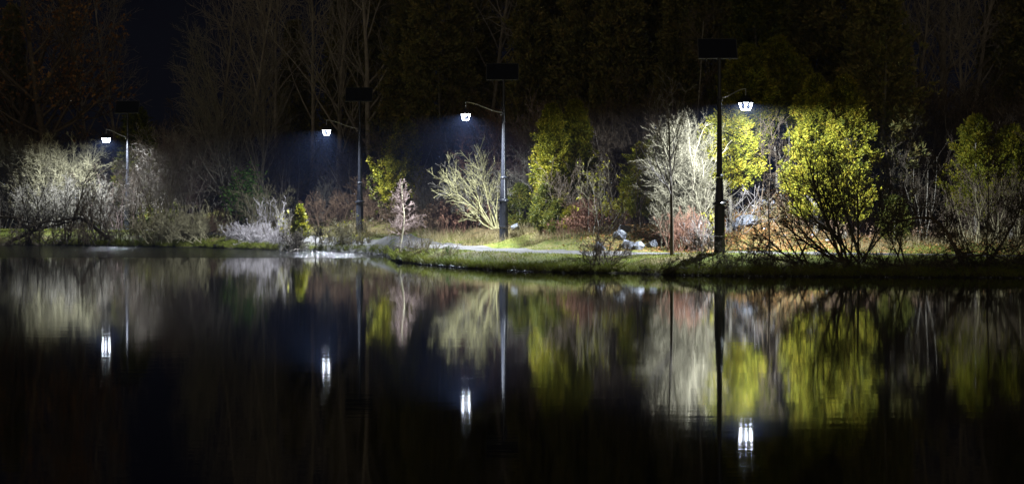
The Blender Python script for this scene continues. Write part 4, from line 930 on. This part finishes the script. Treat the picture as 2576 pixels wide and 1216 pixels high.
# ------------------------------------------------------------------ weeds and reeds on the slopes
def stalks(u, Y, rx, ry, n, h, label, mat, name='weed_clump', cat='weeds'):
    rng = seed(); x0 = X(u, Y); z0 = g(x0, Y)
    px = rng.normal(0, rx, n); py = rng.normal(0, ry, n); pz = gz(px + x0, py + Y) - z0 - .03
    d = norm(np.stack([rng.normal(0, .16, n), rng.normal(0, .16, n), np.ones(n)], 1)); L = h * rng.uniform(.5, 1.15, n)
    lv = grow(rng, np.stack([px, py, pz], 1), d, L, np.full(n, .009), [dict(seg=4, wob=.05, up=0, n=6, ang=(15, 50), lr=(.10, .22), start=.6), dict(seg=2)], .007)
    root = empty(name, (x0, Y, z0)); V, Fs = merge([tubes(a_, b_, 3) for a_, b_ in lv]); mesh_np('stalks', V, Fs, mat, root)
    P = lv[-1][0]; V, Fq = leaves(rng, P[:, -1], P[:, -1] - P[:, 0], .10, .06, .8); mesh_np('seed_heads', V, [Fq], mat, root)
    return tag(root, label, cat)
stalks(1135, 90.5, .9, .6, 160, 1.1, 'brown seed headed weeds on the slope left of the fan shaped bush', M['weed'])
stalks(1190, 89.6, .7, .5, 150, 1.2, 'tall rusty weeds at the foot of the fan shaped bush', M['bark_red'])
stalks(1085, 92.5, .8, .6, 120, .9, 'greyish brown weeds on the dark slope right of the sapling', M['weed'])
stalks(1480, 80.5, .6, .4, 110, .7, 'short rusty weeds left of the leftmost boulder', M['bark_red'])
stalks(1985, 78.4, 1.0, .7, 150, .6, 'straw coloured weeds among the stones right of the nearest lamp post', M['dry'])
stalks(2120, 78.0, 1.4, .7, 200, .7, 'brown weeds below the right half of the great lit pair', M['weed'])

# ------------------------------------------------------------------ grass (uncountable)
def blades(name, n, sampler, hmin, hmax, w, mat, lean=.35):
    rng = seed(); x, y = sampler(rng, n); n = len(x)
    z = gz(x, y) - .01; a = rng.uniform(0, 2 * np.pi, n); h = rng.uniform(hmin, hmax, n)
    dx, dy = np.cos(a) * w / 2, np.sin(a) * w / 2; lx, ly = rng.normal(0, lean, n) * h, rng.normal(0, lean, n) * h
    V = np.stack([np.stack([x - dx, y - dy, z], 1), np.stack([x + dx, y + dy, z], 1), np.stack([x + lx, y + ly, z + h], 1)], 1).reshape(-1, 3)
    o = mesh_np(name, V, [np.arange(3 * n).reshape(n, 3)], mat); tag(o, None, None, None, 'stuff'); return o
def offpath(x, y):
    s = 1 / np.sqrt(1 + ((pathc(x + .3) - pathc(x - .3)) / .6) ** 2)
    return np.abs(y - pathc(x)) * s > 1.28
def lawn(rng, n):
    x = rng.uniform(-32, 27, n); d = .12 + 13 * rng.random(n) ** 1.5; y = shore(x) + .25 + d
    k = offpath(x, y) & (rng.random(n) < .6 + .4 * np.sin(x * 1.9 + y) * np.sin(y * 2.3 - x)); return x[k], y[k]
go = blades('grass', 190000, lawn, .03, .10, .022, M['grass']); tag(go, 'short yellow green turf along the bank and path', 'grass')
def edge(rng, n):
    x = rng.uniform(-32, 27, n); y = shore(x) + .03 + np.abs(rng.normal(0, .35, n)); return x, y
def drys(rng, n):
    x = rng.uniform(-32, 27, n); e = np.abs(rng.normal(0, 1, n)) * 5 + 3.2 + 1.2 * np.sin(x * .9); y = pathc(x) + e
    k = (np.sin(x * 1.1 + 2) * np.sin(y * .9) + rng.random(n)) > .25; k &= ~((x > 3.2) & (x < 6.0) & (y < 79)); return x[k], y[k]
o = blades('bank_grass', 50000, edge, .05, .17, .014, M['grass'], .8); tag(o, 'tufts of dry grass hanging over the water edge', 'grass')
o = blades('dry_grass', 60000, drys, .10, .38, .018, M['dry'], .5); tag(o, 'long dry straw coloured grass on the slopes beyond the path', 'grass')
# fallen leaves on the slope behind the nearest lamp post
rng = seed(); n = 16000
x = rng.normal(X(1940, 80), 2.6, n); y = rng.normal(80, 3, n); k = y > pathc(x) + 1.5; x, y = x[k], y[k]
x2 = rng.uniform(2.5, 20, 4500); y2 = pathc(x2) + 1.8 + 7 * rng.random(4500); x = np.concatenate([x, x2]); y = np.concatenate([y, y2]); n = len(x)
V, Fq = leaves(rng, np.stack([x, y, gz(x, y) + .012], 1), np.stack([np.cos(x * 99), np.sin(x * 99), np.full(n, .05)], 1), .10, .07, .25)
o = mesh_np('leaf_litter', V, [Fq], M['leaf_rust']); tag(o, 'fallen orange and brown leaves covering the slope', 'leaves', kind='stuff')
# wet pebbles at the waterline
rng = seed(); n = 900
xc = np.concatenate([rng.uniform(X(1040, 79), X(1340, 71), 380), rng.uniform(X(1720, 67), X(2576, 65), 260), rng.uniform(X(0, 112), X(340, 107), 150), rng.uniform(X(720, 99), X(980, 90), 110)])
yc = shore(xc) - .06 + rng.normal(0, .16, n) * (np.sin(xc * 1.7) > -.3) + .25 * (np.sin(xc * 1.7) <= -.3); r_ = .012 + .05 * rng.random(n) ** 3
bm = bmesh.new(); bmesh.ops.create_icosphere(bm, subdivisions=1, radius=1.0)
v0 = np.array([v.co[:] for v in bm.verts]); f0 = np.array([[v.index for v in f.verts] for f in bm.faces]); bm.free()
V = v0[None] * r_[:, None, None] * np.array([1.4, 1.1, .8]) * rng.uniform(.75, 1.25, (n, len(v0), 1)) + np.stack([xc, yc, np.full(n, .012)], 1)[:, None]
Fq = f0[None] + (np.arange(n) * len(v0))[:, None, None]
o = mesh_np('wet_pebbles', V.reshape(-1, 3), [Fq.reshape(-1, 3)], M['rock_wet'], smooth=True); tag(o, 'glittering wet pebbles along the waterline', 'pebbles', kind='stuff')

# ------------------------------------------------------------------ night mist
HAZE = .00036
m, nt, p = new_mat('night_mist'); nt.nodes.remove(p)
vol = nt.nodes.new('ShaderNodeVolumePrincipled'); vol.inputs['Color'].default_value = (.32, .47, 1.0, 1); vol.inputs['Density'].default_value = HAZE
nt.links.new(vol.outputs[0], nt.nodes['Material Output'].inputs['Volume'])
b = MB(); b.box((0, 135, 12.2), (530, 400, 30)); hz = b.build('haze', m)
hz['kind'] = 'stuff'
